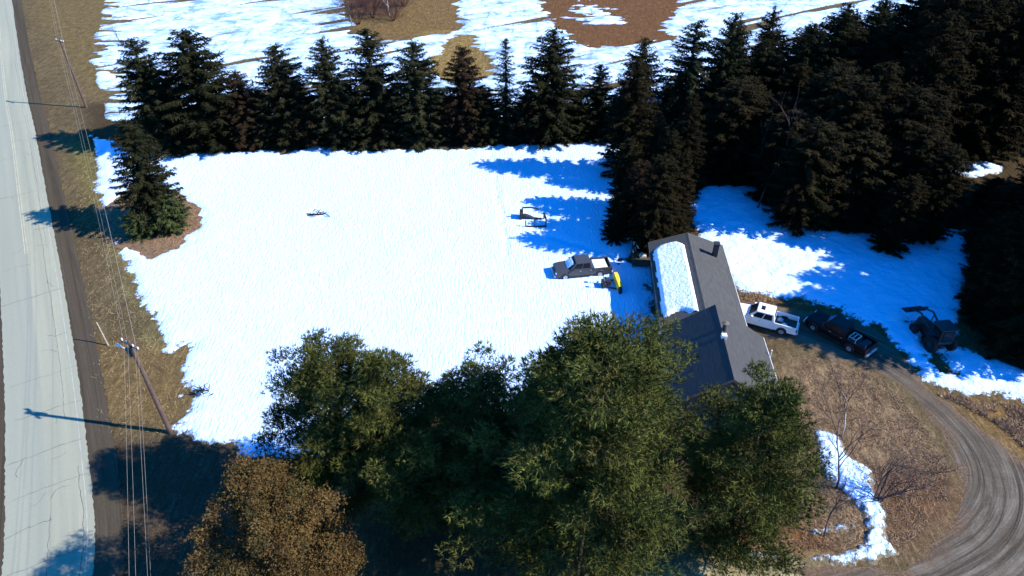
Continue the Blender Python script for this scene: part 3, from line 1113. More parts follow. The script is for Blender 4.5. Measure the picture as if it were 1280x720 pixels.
# lone spruce and shrubs on the bare island by the road
ix, iy = gp(196, 282)
X, h = topfit(152, 146, iy)
plant('sp1', X, iy, h * .97, 'lone dark spruce on the round bare bed beside the road', 1.2, None, None, 1.0)
sx, sy = gp(219, 288)
plant('shr', sx, sy, 4.4, 'round green shrub at the right foot of the lone spruce', 1.0)
sx, sy = gp(178, 296)
plant('shr', sx, sy, 3.3, 'low green shrub at the left foot of the lone spruce', 1.15)

# trees between lawn and yard, above the house
CL = 'tall dark conifers standing behind the house'
for tx, ty, by, k, w, h0, lab in (
        (838, 150, 314, 'fo2', 1.0, 11.4, 'tall dark conifer right behind the house roof'),
        (845, 136, 276, 'fo1', 1.0, 11.2, 'tallest dark conifer behind the house'),
        (788, 178, 262, 'fo2', .95, 9.2, 'bushy dark conifer at the lawn edge behind the house'),
        (775, 232, 300, 'fo1', 1.25, 6.0, 'shorter conifer at the lawn edge just beyond the grey pickup'),
        (868, 118, 242, 'fo3', 1.1, 0, 'narrow conifer behind the tall one at the house'),
        (795, 100, 220, 'fo1', 1.1, 15.0, 'dark conifer at the back corner of the lawn'),
        (806, 190, 292, 'spb', 1.25, 9.0, 'brownish conifer low in front of the tall one by the house'),
        (858, 190, 292, 'fo3', 1.1, 0, 'slender conifer at the edge of the shaded yard snow'),
        (826, 140, 236, 'fo3', 1.0, 10.0, 'narrow conifer in the middle of the clump behind the house')):
    X0, Yb = gp(tx, by)
    X, h = topfit(tx, ty, Yb)
    plant(k, X, Yb, h0 or h, lab, w, CL)

# the woods at the right: skyline trees first, then the crowd
for tx, ty, by, k, w, lab in (
        (921, 17, 176, 'sp1', 1.0, 'skyline spruce of the woods next to the row end'),
        (968, 14, 172, 'sp2', 1.1, 'skyline spruce of the woods below the bare treetop'),
        (1018, 34, 176, 'sp3', .9, 'lower skyline spruce of the woods right of the bare treetop'),
        (1062, 6, 174, 'sp1', 1.15, 'ragged skyline spruce of the woods before the frame-high trees'),
        (1108, 0, 170, 'sp2', 1.2, 'skyline spruce of the woods where the far snow ends')):
    X0, Yb = gp(tx, by)
    X, h = topfit(tx, ty, Yb)
    plant(k, X, Yb, h, lab, w, 'skyline trees of the woods')
FL = 'dark conifer crowded among others in the shaded woods'
FG = 'crowded conifers of the woods at the right'
fpts = []
for by in (128, 150, 172, 196, 222, 250, 278):
    y = gp(640, by)[1]
    x0, x1 = gp(895 if by < 240 else 960, by)[0], gp(1350, by)[0]
    x = x0 + R.uniform(0, 3)
    while x < x1:
        fpts.append((x, y + R.uniform(-1.4, 1.4), by))
        x += R.uniform(4.8, 6.2)
for x, y, by in fpts:
    zc = y * CP + H * SP
    pxx = 640 + FPX * x / zc
    if 1160 < pxx < 1275 and 205 < by < 260: continue
    if pxx > 1262 and 190 < by < 230: continue
    h = R.uniform(13.0, 15.5) + (7.0 if pxx > 1105 else 0)
    if pxx < 1000: h = R.uniform(11, 13)
    if by >= 270: h = R.uniform(10.5, 13.5)
    if by >= 270 and 1150 < pxx < 1285: h = 5.0
    plant(R.choice(('fo1', 'fo2', 'fo3', 'fo2')), x, y, h, FL, R.uniform(1.2, 1.5) * (15.0 / h) ** .5, FG)
# wood edge down the right side
for bx, by, h in ((1222, 350, 8.0), (1232, 392, 12), (1312, 338, 17), (1290, 375, 17), (1268, 432, 17), (1310, 410, 18), (1335, 352, 18), (1312, 447, 18.5), (1250, 405, 15), (1225, 318, 8.5), (1318, 305, 16), (1360, 400, 17), (1340, 310, 17), (1150, 298, 11), (1108, 312, 9.0)):
    x, y = gp(bx, by)
    plant(R.choice(('fo1', 'fo2', 'fo2')), x, y, h, 'dark conifer on the shaded wood edge right of the driveway snow' if bx > 1180 else 'dark conifer on the wood edge above the sunlit yard snow', 1.15, 'conifers along the wood edge beside the yard')

# pines in front
for tx, ty, by, k, w, rz, lab in (
        (402, 419, 628, 'pi1', .90, .4, 'big olive pine in front of the lawn, left of the pair'),
        (478, 432, 640, 'pi2', .98, 2.2, 'big olive pine in front of the lawn, touching the left one'),
        (588, 452, 640, 'pi2', 1.08, 4.4, 'darker rounded pine in the middle of the front trees'),
        (758, 410, 688, 'pi3', 1.14, 1.2, 'largest front pine, standing just below the house'),
        (972, 476, 676, 'pi2', .98, 5.3, 'dark pine at the corner of the house beside the brush'),
        (690, 440, 628, 'sps', 1.3, .2, 'thin see-through conifer left of the largest pine')):
    X0, Yb = gp(tx, by)
    X, h = topfit(tx, ty, Yb)
    plant(k, X, Yb, h, lab, w, None, None, rz)
Yb = 21.5
X, h = topfit(308, 578, Yb)
plant('oak', X, Yb, h * .93, 'tree full of withered brown leaves at the bottom edge', .98, None, None, .8)


def bare(name, cat, meshes, loc, mt, mb_, label, group=None, scale=1.0, rz=0):
    r = empty(name, loc, rz, (scale,) * 3)
    tag(r, label, cat, group)
    link('trunk', meshes[0], mt, r)
    link('branches', meshes[1], mb_, r)
    return r


x, y = gp(1096, 628)
bare('bare_bush', 'bush', bare_meshes(201, 6.0, 8, .62, 4, .055, (.35, .3)), (x, y, 0), M['twig'], M['twig'], 'spreading leafless bush with purple-brown twigs beside the snow bank')
x, y = gp(1046, 610)
bare('bare_tree', 'tree', bare_meshes(202, 9.5, 1, .42, 4, .09, (-.05, .1)), (x, y, 0), M['twig'], M['twig'], 'thin leafless tree leaning over the top of the snow bank', 'leafless trees by the brush')
x, y = gp(1052, 545)
bare('bare_tree', 'tree', bare_meshes(203, 7.0, 1, .35, 3, .075, (.1, .1)), (x, y, 0), M['birch'], M['twig'], 'pale-stemmed leafless tree between the dark pine and the driveway', 'leafless trees by the brush')
x, y = gp(1030, 670)
bare('bare_tree', 'tree', bare_meshes(204, 8.0, 1, .4, 4, .07, (.05, .1)), (x, y, 0), M['twig'], M['twig'], 'leafless sapling at the right foot of the dark pine', 'leafless trees by the brush')
x, y = gp(1172, 590)
bare('bare_bush', 'bush', bare_meshes(206, 2.6, 5, .5, 3, .03), (x, y, 0), M['twig'], M['twig'], 'small leafless bush at the inner bend of the driveway')
x, y = gp(946, 262)
bare('bare_tree', 'tree', bare_meshes(205, 13, 1, .35, 4, .12), (x, y, 0), M['twig'], M['twig'], 'leafless tree in front of the woods behind the yard', 'leafless trees by the woods')
x, y = gp(993, 112)
X, h = topfit(993, -14, y)
bare('bare_tree', 'tree', bare_meshes(207, h * 1.0, 1, .4, 4, .16), (X, y, 0), M['twig'], M['twig'], 'leafless round treetop rising behind the skyline spruces', 'leafless trees by the woods')
x, y = gp(160, 66)
bare('bare_tree', 'tree', bare_meshes(208, 5.5, 1, .4, 4, .06), (x, y, 0), M['twig'], M['twig'], 'thin leafless sapling behind the left end of the row')
mar = bare_meshes(211, 7.0, 9, .55, 4, .06, kids=(3, 4))
for i, (bx, by, s, lab) in enumerate(((448, 30, 1.0, 'maroon leafless thicket bush nearest the bluish ruts'), (466, 22, 1.15, 'maroon leafless thicket bush left of the white birch'), (492, 26, .9, 'maroon leafless thicket bush right of the white birch'), (452, 8, 1.2, 'maroon leafless thicket bush at the top edge'), (505, 8, 1.0, 'maroon leafless thicket bush beside the tan patch'))):
    x, y = gp(bx, by)
    if i == 0:
        mroot = bare('thicket_bush', 'bush', mar, (x, y, 0), M['twig_maroon'], M['twig_maroon'], lab, 'bushes of the maroon thicket at the far edge', s)
    else:
        copy_tree(mroot, (x, y, 0), i * 1.7, (s,) * 3, lab, 'bushes of the maroon thicket at the far edge')
x, y = gp(487, 19)
bare('birch_tree', 'tree', bare_meshes(212, 9, 1, .35, 4, .17), (x, y, 0), M['birch'], M['birch'], 'white-trunked birch in the maroon thicket')
x, y = gp(440, 30)
bare('birch_tree', 'tree', bare_meshes(213, 8, 1, .35, 3, .12), (x, y, 0), M['birch'], M['twig'], 'pale thin birch at the left edge of the thicket')


# dead grass and brush blades: stuff
def blades(name, poly, n, hmin, hmax, w, m, label_seed, avoid=()):
    g = np.random.default_rng(label_seed)
    P = np.array(pxpoly(poly))
    lo, hi = P.min(0), P.max(0)
    pts = lo + g.random((n * 3, 2)) * (hi - lo)
    k = poly_sd(pts[:, 0], pts[:, 1], P) + 1.2 * vnoise(pts[:, 0], pts[:, 1], 2, label_seed) > .1
    k &= vnoise(pts[:, 0], pts[:, 1], 1.3, label_seed + 1, 3) > -.12
    for a in avoid: k &= poly_sd(pts[:, 0], pts[:, 1], a) < -.1
    pts = pts[k][:n]
    n = len(pts)
    B = np.concatenate([pts, np.full((n, 1), -.03)], 1)
    D = norm(np.concatenate([g.normal(0, .75, (n, 2)), g.uniform(.25, 1, (n, 1))], 1))
    L = g.uniform(hmin, hmax, n)
    V = tris_from(B, D, L, np.full(n, w), norm(np.cross(D, g.normal(0, 1, (n, 3)))))
    o = link(name, from_arrays(name, V, np.arange(len(V)).reshape(-1, 3)), m, None, 'stuff')
    return o


BRUSH = [(1000, 445), (1085, 462), (1130, 495), (1162, 540), (1188, 590), (1192, 622), (1176, 655), (1130, 690), (1000, 697), (900, 690), (960, 600), (985, 480)]
blades('dead_grass', BRUSH, 15000, .2, .6, .028, M['dead_grass'], 301, (BANK,))
blades('verge_grass', [(95, 180), (120, 250), (150, 300), (172, 365), (192, 420), (205, 450), (228, 440), (235, 500), (205, 545), (120, 545), (112, 400), (95, 250)], 8000, .12, .4, .045, M['dead_grass_pale'], 302)
blades('bank_grass', [(1165, 490), (1230, 498), (1300, 508), (1340, 560), (1300, 575), (1240, 530), (1200, 506)], 6000, .15, .5, .05, M['dead_grass'], 303)
blades('bed_grass', [(185, 320), (222, 307), (249, 284), (250, 262), (238, 250), (225, 280), (190, 300)], 2500, .12, .4, .05, M['dead_grass'], 304)
blades('yard_grass', [(925, 363), (960, 371), (1010, 377), (1020, 384), (985, 383), (930, 376)], 900, .12, .4, .05, M['dead_grass'], 305)

# ---------------------------------------------------------------- house
HA = math.atan2(1.0, 12.8)       # axis leans a little to the right going away
hx, hy = 16.75, 44.5
house = empty('house', (hx, hy, 0), -HA)
tag(house, 'low house with two grey shingled gable roofs beside the driveway', 'house')


def gable(cx, hw, y0, y1, ze, zr, over, thick, rn, wn_, rm):
    # walls: a closed prism up to just below the roof slabs
    w_, e_ = hw - over, ze
    slope = (zr - ze) / hw
    zw = zr - slope * w_ - .05
    a = [(cx - w_, y0, -.1), (cx + w_, y0, -.1), (cx + w_, y0, zw), (cx, y0, zr - .05), (cx - w_, y0, zw)]
    b = [(p[0], y1, p[2]) for p in a]
    MB().loft([a, b]).build(wn_, M['siding'], house)
    for s in (-1, 1):
        n = Vector((slope * s, 0, 1)).normalized() * thick
        ov = .4
        ring = [(cx + s * .0, 0, zr), (cx + s * hw, 0, ze)]
        p0 = Vector((cx, y0 - ov, zr)); p1 = Vector((cx + s * hw, y0 - ov, ze))
        q0 = Vector((cx, y1 + ov, zr)); q1 = Vector((cx + s * hw, y1 + ov, ze))
        up = Vector((0, 0, thick))
        mb = MB().loft([[p0, p1, p1 + up, p0 + up], [q0, q1, q1 + up, q0 + up]])
        o = mb.build(rn, rm, house)
        # rake boards closing the two gable ends
        for ya, yb in ((y0 - ov - .045, y0 - ov - .002), (y1 + ov + .002, y1 + ov + .045)):
            dn_, tp = Vector((0, 0, -.12)), Vector((0, 0, thick - .012))
            A_, B_ = Vector((cx, 0, zr)), Vector((cx + s * (hw - .02), 0, ze))
            q_ = [A_ + dn_, B_ + dn_, B_ + tp, A_ + tp]
            MB().loft([[v + Vector((0, ya, 0)) for v in q_], [v + Vector((0, yb, 0)) for v in q_]]).build('rake_board', M['siding'], o)
        # fascia board along the eave
        MB().box(min(cx + s * hw, cx + s * (hw + .05)), max(cx + s * hw, cx + s * (hw + .05)), y0 - ov, y1 + ov, ze - .08, ze + thick - .02).build('fascia', M['trim'] if s > 0 else M['siding'], o)
    # ridge cap
    MB().loft([[(cx - .16, y, zr + thick - .16 * slope + .01), (cx, y, zr + thick + .025), (cx + .16, y, zr + thick - .16 * slope + .01), (cx, y, zr + thick - .1)] for y in (y0 - ov - .01, y1 + ov + .01)]).build('ridge_cap', rm, house)


gable(0.0, 3.75, 0.0, 13.3, 2.95, 4.3, .45, .16, 'roof', 'wall', M['roof'])
gable(0.35, 4.7, -8.3, -.35, 2.55, 5.9, .5, .17, 'roof', 'wall', M['roof_wing'])
# windows and a door on the walls (lower storey, mostly seen from other sides)
for yy in (3.0, 7.0, 10.6):
    for s in (-1, 1):
        f = MB().box(min(s * 3.27, s * 3.36), max(s * 3.27, s * 3.36), yy - .6, yy + .6, 1.0, 2.25).build('window', M['trim'], house)
        MB().box(min(s * 3.355, s * 3.37), max(s * 3.355, s * 3.37), yy - .5, yy + .5, 1.1, 2.15).build('pane', M['glass'], f)
for xx in (-1.8, 2.4):
    f = MB().box(xx - .7, xx + .7, -8.19, -8.08, 1.0, 2.3).build('window', M['trim'], house)
    MB().box(xx - .6, xx + .6, -8.205, -8.185, 1.1, 2.2).build('pane', M['glass'], f)
dr = MB().box(3.27, 3.36, 1.0, 1.95, .1, 2.15).build('door', M['trim'], house)
MB().box(3.36, 3.41, 1.75, 1.82, 1.0, 1.06).build('handle', M['dark_metal'], dr)
# chimney at the far right of the main roof
ch = MB().box(2.2, 2.65, 10.8, 11.3, 2.9, 5.0, .02).build('chimney', M['chimney'], house)
MB().box(2.14, 2.71, 10.74, 11.36, 5.002, 5.1, .015).build('chimney_cap', M['chimney'], ch)
# flue pipe with a pale cap near the wing ridge
fl = MB().tube([(.55, -3.1, 5.3), (.55, -3.1, 6.75)], .17, 12).build('flue', M['chimney'], house, True)
MB().loft([[Vector((.55 + .32 * math.cos(q), -3.1 + .32 * math.sin(q), z)) for q in (k * math.pi / 6 for k in range(12))] for z in (6.72, 6.76)]).loft([[Vector((.55 + r * math.cos(q), -3.1 + r * math.sin(q), z)) for q in (k * math.pi / 6 for k in range(12))] for r, z in ((.3, 6.761), (.05, 6.86))]).build('flue_cap', M['pole_grey'], fl)
MB().box(.18, .60, -4.2, -3.8, 5.9, 6.3, .03).build('roof_vent', M['trim'], house)
MB().tube([(5.15, -2.2, 3.3), (5.15, -2.2, .1)], .055, 8).build('downspout', M['trim'], house)
# snow left on the shaded slope of the main roof
g_x = np.linspace(-3.55, -.55, 26)
g_y = np.linspace(1.3, 12.9, 84)
XX, YY = np.meshgrid(g_x, g_y, indexing='ij')
xf, yf = XX.ravel(), YY.ravel()
# rounded far corners, ragged near edge
rx, ry, rad = np.abs(xf + 2.0) - (1.42 - 1.25), (yf - 12.6 + 1.25), 1.25
dc = np.where((rx > 0) & (ry > 0), rad - np.sqrt(np.maximum(rx, 0) ** 2 + np.maximum(ry, 0) ** 2), np.minimum(1.42 - np.abs(xf + 2.0), 12.6 - yf))
dn = yf - 1.75 - .35 * np.sin(xf * 2.2) - .5 * (xf + 3.2) * -.25
sd = np.minimum(dc, dn) + .22 * vnoise(xf, yf, .8, 71, 3, .6)
ztop = 4.3 + .16 + xf * (4.3 - 2.95) / 3.75
zz = ztop + np.where(sd > 0, .02 + .24 * sstep(sd, 0, .22) + .05 * vnoise(xf, yf, .5, 72, 3), 0)
keep = sd > 0
ii = np.arange(len(xf)).reshape(XX.shape)
Q = np.stack([ii[:-1, :-1].ravel(), ii[1:, :-1].ravel(), ii[1:, 1:].ravel(), ii[:-1, 1:].ravel()], 1)
Q = Q[keep[Q].any(1)]
zz = np.where(keep, zz, ztop + .012)
u = np.unique(Q)
rm = np.zeros(len(xf), int); rm[u] = np.arange(len(u))
rs = link('roof_snow', from_arrays('roof_snow', np.stack([xf, yf, zz], 1)[u], rm[Q], True), M['snow_clump'])
rs.location, rs.rotation_euler = house.location, house.rotation_euler
tag(rs, 'slab of white snow left on the shaded slope of the house roof', 'snow')

# small porch with things on it at the back corner of the house
px0, py0 = gp(801, 326)
porch = empty('porch', (px0 - .1, py0 - .4, 0), -HA)
tag(porch, 'small brown wooden porch at the back corner of the house', 'porch')
for i in range(9):
    MB().box(-1.0, 1.0, -1.2 + i * .27, -1.2 + i * .27 + .25, .55, .60).build('plank', M['deck'], porch)
MB().box(-.98, .98, -1.18, 1.2, .42, .545).build('porch_frame', M['deck'], porch)
for a, b in ((-.93, -1.1), (.93, -1.1), (-.93, 1.1), (.93, 1.1)):
    MB().box(a - .06, a + .06, b - .06, b + .06, -.1, .419).build('leg', M['deck'], porch)
for b in (-1.1, 1.1):
    MB().box(-.99, -.9, b - .05, b + .05, .602, 1.5).build('rail_post', M['deck'], porch)
MB().box(-1.0, -.89, -1.2, 1.2, 1.503, 1.57).build('rail', M['deck'], porch)
cx_, cy_ = px0 - .7, py0 + 1.2
st = MB().tube([(0, 0, 0), (.1, .3, 1.5)], .09, 8).tube([(.1, .3, 1.45), (.5, -.5, 1.1)], .07, 8)
st = st.build('pale_tool', M['cloth_pale'])
st.location = (cx_, cy_, 0)
tag(st, 'pale bent object standing at the back of the porch', 'tool')
bn = MB().box(-.35, .35, -.25, .25, 0, .32, .05).box(-.3, .0, -.2, .2, .322, .45, .04)
bn = bn.build('storage_box', M['cloth_pale'])
bn.location = (px0 + .1, py0 - .2, .60)
tag(bn, 'pale lumpy box lying on the brown porch', 'box')


# ---------------------------------------------------------------- pickups and tractor
def pickup(name, label, front, rear, paint, L=5.9, snow=False, sunroof=False, cargo=False, wid=.98, group='pickup trucks parked around the house'):
    f, r_ = Vector((front[0], front[1], 0)), Vector((rear[0], rear[1], 0))
    d = (r_ - f).normalized()
    mid = (f + r_) / 2
    root = empty(name, mid - d * (L / 2), math.atan2(d.y, d.x))
    tag(root, label, 'pickup truck', group)
    w = wid

    def ring(x, z0, z1, wb, wt):
        return [(x, -wb, z0), (x, wb, z0), (x, wb * 1.0, (z0 + z1) / 2 + .1), (x, wt, z1), (x, -wt, z1), (x, -wb * 1.0, (z0 + z1) / 2 + .1)]
    MB().loft([ring(0, .42, .80, w * .86, w * .82), ring(.12, .38, 1.0, w * .95, w * .88), ring(.6, .36, 1.08, w, w * .9), ring(1.55, .36, 1.16, w, w * .92), ring(3.85, .36, 1.16, w, w * .93)]).build('body', paint, root)
    # hood ridge lines
    MB().loft([[(.15, -.62, 1.0), (.15, .62, 1.0), (.15, .55, 1.035), (.15, -.55, 1.035)], [(1.5, -.7, 1.14), (1.5, .7, 1.14), (1.5, .62, 1.2), (1.5, -.62, 1.2)]]).build('hood', paint, root)
    # cab as a tapered box
    zb, zt = 1.165, 1.86
    B = [(1.42, -w * .93, zb), (3.84, -w * .93, zb), (3.84, w * .93, zb), (1.42, w * .93, zb)]
    T = [(2.12, -w * .75, zt), (3.66, -w * .75, zt), (3.66, w * .75, zt), (2.12, w * .75, zt)]
    MB().loft([B, T], bev=.06).build('cab', paint, root)

    def face(a, b, c, d_, u0, u1, v0, v1, off, nm, par):
        a, b, c, d_ = map(Vector, (a, b, c, d_))
        n = (b - a).cross(d_ - a).normalized()
        if n.dot((a + c) / 2 - Vector((2.7, 0, 1.5))) < 0: n = -n
        P = lambda u, v: (a * (1 - u) + b * u) * (1 - v) + (d_ * (1 - u) + c * u) * v
        q = [P(u0, v0), P(u1, v0), P(u1, v1), P(u0, v1)]
        return MB().loft([[p + n * .002 for p in q], [p + n * off for p in q]]).build(nm, M['glass'], par)
    face(B[3], B[0], T[0], T[3], .07, .93, .08, .93, .012, 'windshield', root)
    face(B[1], B[2], T[2], T[1], .12, .88, .2, .88, .012, 'rear_window', root)
    for (a, b, c, e) in ((B[0], B[1], T[1], T[0]), (B[2], B[3], T[3], T[2])):
        flip = a is B[2]
        for u0, u1 in ((.10, .50), (.54, .90)):
            if flip: u0, u1 = 1 - u1, 1 - u0
            face(a, b, c, e, u0, u1, .12, .85, .012, 'side_window', root)
    # bed: walls, floor, tailgate
    MB().box(3.86, L - .12, -w + .11, w - .11, .55, .70).build('bed_floor', M['dark_metal'], root)
    for s in (-1, 1):
        MB().box(3.855, L - .02, min(s * w, s * (w - .1)), max(s * w, s * (w - .1)), .42, 1.17, .025).build('bed_side', paint, root)
    MB().box(L - .11, L - .03, -w + .105, w - .105, .45, 1.15, .02).build('tailgate', paint, root)
    MB().box(L - .025, L + .14, -w * .92, w * .92, .4, .56, .03).build('bumper', M['steel'], root)
    MB().box(-.16, .02, -w * .9, w * .9, .36, .56, .04).build('bumper', M['steel'] if paint != M['paint_white'] else M['dark_metal'], root)
    MB().box(-.02, .03, -.5, .5, .62, .88, .01).build('grille', M['dark_metal'], root)
    for s in (-1, 1):
        MB().box(-.01, .16, min(s * .58, s * .88), max(s * .58, s * .88), .68, .9, .02).build('headlight', M['lamp'], root)
        MB().box(L - .1, L + .0, min(s * (w - .02), s * (w + .012)), max(s * (w - .02), s * (w + .012)), .75, 1.08).build('taillight', M['tail_red'], root)
        mr = MB().box(1.72, 1.9, min(s * (w * .95), s * (w + .2)), max(s * (w * .95), s * (w + .2)), 1.2, 1.4, .03).build('mirror', M['paint_white'] if paint == M['paint_white'] else M['dark_metal'], root)
        for xw in (.98, 4.62):
            MB().disc((xw, s * (w - .06), .42), (0, 1, 0), .0, .48, .17, 20).build('wheel_arch', M['dark_metal'], root)
            t = MB().disc((xw, s * (w - .10), .385), (0, 1, 0), .2, .385, .27, 20).build('wheel', M['rubber'], root)
            MB().disc((xw, s * (w - .085), .385), (0, 1, 0), .0, .24, .26, 16).build('rim', M['rim'], t)
        MB().box(1.4, 3.8, min(s * w, s * (w + .07)), max(s * w, s * (w + .07)), .33, .40, .02).build('side_step', M['dark_metal'], root)
        for xd in (2.0, 3.1):
            MB().box(xd + .45, xd + .62, min(s * w, s * (w + .02)), max(s * w, s * (w + .02)), .98, 1.02).build('door_handle', M['steel'], root)
    if sunroof:
        MB().box(2.42, 2.78, -.34, .30, zt + .001, zt + .02, .008).build('sunroof', M['glass'], root)
    return root, mid - d * (L / 2), d


def on_vehicle(o, root):
    o.location, o.rotation_euler = root.location, root.rotation_euler
    return o


def lump(name, x0, x1, y0, y1, z0, th, m, tilt=0.0, seed=1, res=.08):
    nx, ny = max(6, int((x1 - x0) / res)), max(6, int((y1 - y0) / res))
    a, b = np.meshgrid(np.linspace(x0, x1, nx), np.linspace(y0, y1, ny), indexing='ij')
    e = np.minimum(np.minimum(a - x0, x1 - a), np.minimum(b - y0, y1 - b))
    z = z0 + tilt * (a - x0) + th * sstep(e, -.01, .18) + .06 * vnoise(a.ravel(), b.ravel(), .4, seed).reshape(a.shape) * sstep(e, 0, .15)
    i = np.arange(nx * ny).reshape(nx, ny)
    q = np.stack([i[:-1, :-1].ravel(), i[1:, :-1].ravel(), i[1:, 1:].ravel(), i[:-1, 1:].ravel()], 1)
    return link(name, from_arrays(name, np.stack([a.ravel(), b.ravel(), z.ravel()], 1), q, True), m)


root1, o1, d1 = pickup('pickup_truck', 'dark grey pickup parked on the snowy lawn with snow in its bed', (4.35, 56.85), (10.2, 57.75), M['paint_grey'])
s1 = on_vehicle(lump('bed_snow', 3.9, 5.6, -.86, .86, .72, .38, M['snow_clump'], 0, 3), root1)
tag(s1, 'white snow filling the bed of the grey pickup', 'snow')
s2 = on_vehicle(lump('hood_snow', 1.25, 1.98, -.55, .75, 1.17, .06, M['snow_clump'], .74, 5), root1)
tag(s2, 'patch of snow on the windshield of the grey pickup', 'snow')

root2, o2, d2 = pickup('pickup_truck', 'white pickup with sunroof and loaded bed between house and driveway', (21.2, 50.4), (26.5, 47.9), M['paint_white'], sunroof=True)
for k, (a, b, z, rr_, m, lab) in enumerate(((4.3, .35, .86, .17, 'steel', 'grey lumpy sack in the bed of the white pickup'), (4.75, -.3, .84, .15, 'trim', 'small pale bag in the bed of the white pickup, nearest the tailgate'), (4.35, -.45, .83, .14, 'cover', 'dark bundle in the bed of the white pickup against the near side'))):
    c = lump('cargo_bag', a - rr_ * 1.6, a + rr_ * 1.6, b - rr_ * 1.3, b + rr_ * 1.3, .705, .26, M[m], 0, 20 + k, .06)
    tag(on_vehicle(c, root2), lab, 'bag')

root3, o3, d3 = pickup('pickup_truck', 'black pickup in the tree shade on the driveway', (28.3, 49.5), (32.0, 44.7), M['paint_black'], L=6.1)
fr = MB()
for a, b in (((4.1, -.5), (4.1, .45)), ((4.1, .45), (4.75, .45)), ((4.75, .45), (4.75, -.5)), ((4.75, -.5), (4.1, -.5)), ((4.42, -.5), (4.42, .45))):
    fr.tube([(a[0], a[1], 1.22), (b[0], b[1], 1.22)], .045, 6)
for a, b in ((4.1, -.5), (4.1, .45), (4.75, .45), (4.75, -.5)):
    fr.tube([(a, b, .705), (a, b, 1.22)], .035, 6)
tag(on_vehicle(fr.build('pale_rack', M['steel']), root3), 'pale metal rack standing in the bed of the black pickup', 'rack')
ls = on_vehicle(lump('grey_load', 5.0, 5.85, -.75, .75, .705, .42, M['cover'], 0, 9), root3)
tag(ls, 'grey covered load at the tail of the black pickup', 'load')


def tractor(front, rear):
    f, r_ = Vector((front[0], front[1], 0)), Vector((rear[0], rear[1], 0))
    d = (r_ - f).normalized()
    root = empty('tractor', f, math.atan2(d.y, d.x))
    tag(root, 'dark green tractor with front loader standing in shaded snow', 'tractor')
    MB().loft([[(1.6, -.38, .75), (1.6, .38, .75), (1.6, .34, 1.4), (1.6, -.34, 1.4)], [(3.7, -.45, .75), (3.7, .45, .75), (3.7, .42, 1.6), (3.7, -.42, 1.6)]], bev=.06).build('hood', M['paint_green'], root)
    MB().box(1.7, 5.1, -.3, .3, .45, .78, .04).build('chassis', M['dark_metal'], root)
    MB().loft([[(3.72, -.75, 1.0), (5.2, -.75, 1.0), (5.2, .75, 1.0), (3.72, .75, 1.0)], [(3.85, -.65, 2.55), (5.05, -.65, 2.55), (5.05, .65, 2.55), (3.85, .65, 2.55)]], bev=.04).build('cab', M['paint_green'], root)
    MB().box(3.7, 5.2, -.78, .78, 2.552, 2.68, .05).build('cab_roof', M['dark_metal'], root)
    for s in (-1, 1):
        MB().loft([[(3.95, s * .735, 1.3), (5.0, s * .735, 1.3), (4.95, s * .672, 2.4), (4.0, s * .672, 2.4)], [(3.95, s * .75, 1.3), (5.0, s * .75, 1.3), (4.95, s * .69, 2.4), (4.0, s * .69, 2.4)]]).build('window', M['glass'], root)
        t = MB().disc((4.7, s * .95, .78), (0, 1, 0), .35, .78, .4, 22).build('wheel', M['rubber'], root)
        MB().disc((4.7, s * .95, .78), (0, 1, 0), .0, .4, .3, 18).build('rim', M['paint_green'], t)
        t = MB().disc((2.2, s * .82, .5), (0, 1, 0), .22, .5, .3, 20).build('wheel', M['rubber'], root)
        MB().disc((2.2, s * .82, .5), (0, 1, 0), .0, .26, .24, 16).build('rim', M['paint_green'], t)
        MB().tube([(3.5, s * .56, 1.55), (2.0, s * .6, 2.15), (.75, s * .6, 1.7)], .09, 8).build('loader_arm', M['dark_metal'], root)
    MB().loft([[(.05, -1.0, 1.2), (.05, 1.0, 1.2), (.05, 1.0, 1.28), (.05, -1.0, 1.28)], [(.75, -1.0, 1.25), (.75, 1.0, 1.25), (.75, 1.0, 1.4), (.75, -1.0, 1.4)], [(.95, -1.0, 1.8), (.95, 1.0, 1.8), (.85, 1.0, 1.86), (.85, -1.0, 1.86)]]).build('loader_bucket', M['dark_metal'], root)
    MB().loft([[(5.22, -.55, 1.35), (5.22, .55, 1.35), (5.12, .5, 2.4), (5.12, -.5, 2.4)], [(5.235, -.55, 1.35), (5.235, .55, 1.35), (5.135, .5, 2.4), (5.135, -.5, 2.4)]]).build('rear_window', M['glass'], root)
    MB().tube([(2.6, .2, 1.4), (2.6, .2, 2.5)], .05, 8).build('exhaust_pipe', M['dark_metal'], root)


tractor((37.9, 50.2), (38.9, 43.2))

# yellow snow plough lying detached by the house shadow
qx, qy = gp(770, 358)
plow = empty('snow_plough', (qx, qy, 0), .10)
tag(plow, 'yellow snow plough blade with black hitch frame on the lawn', 'snow plough')
blade = []
for y in (-1.15, 1.15):
    blade.append([(.02 - .18 * math.sin(t * 2.6), y, .08 + .75 * t) for t in (0, .25, .5, .75, 1)] + [(.09 - .18 * math.sin(t * 2.6), y, .08 + .76 * t) for t in (1, .75, .5, .25, 0)])
MB().loft(blade).build('blade', M['yellow'], plow)
MB().box(-.05, .34, -1.2, 1.2, .842, .90, .01).build('blade_flange', M['yellow'], plow)
MB().box(-.02, .10, -1.18, 1.18, -.02, .078).build('cutting_edge', M['dark_metal'], plow)
MB().box(-.06, .24, -1.5, -1.16, .0, .8, .03).build('end_marker', M['dark_metal'], plow)
MB().tube([(-.15, -.75, .3), (-1.35, -.25, .3)], .08, 6).tube([(-.15, .75, .3), (-1.35, .25, .3)], .08, 6).box(-1.5, -1.2, -.45, .45, .15, .75, .03).tube([(-.9, -.3, .45), (-.9, .3, .45)], .12, 8).box(-1.05, -.6, -.22, .22, .4, .85, .04).build('hitch_frame', M['dark_metal'], plow)
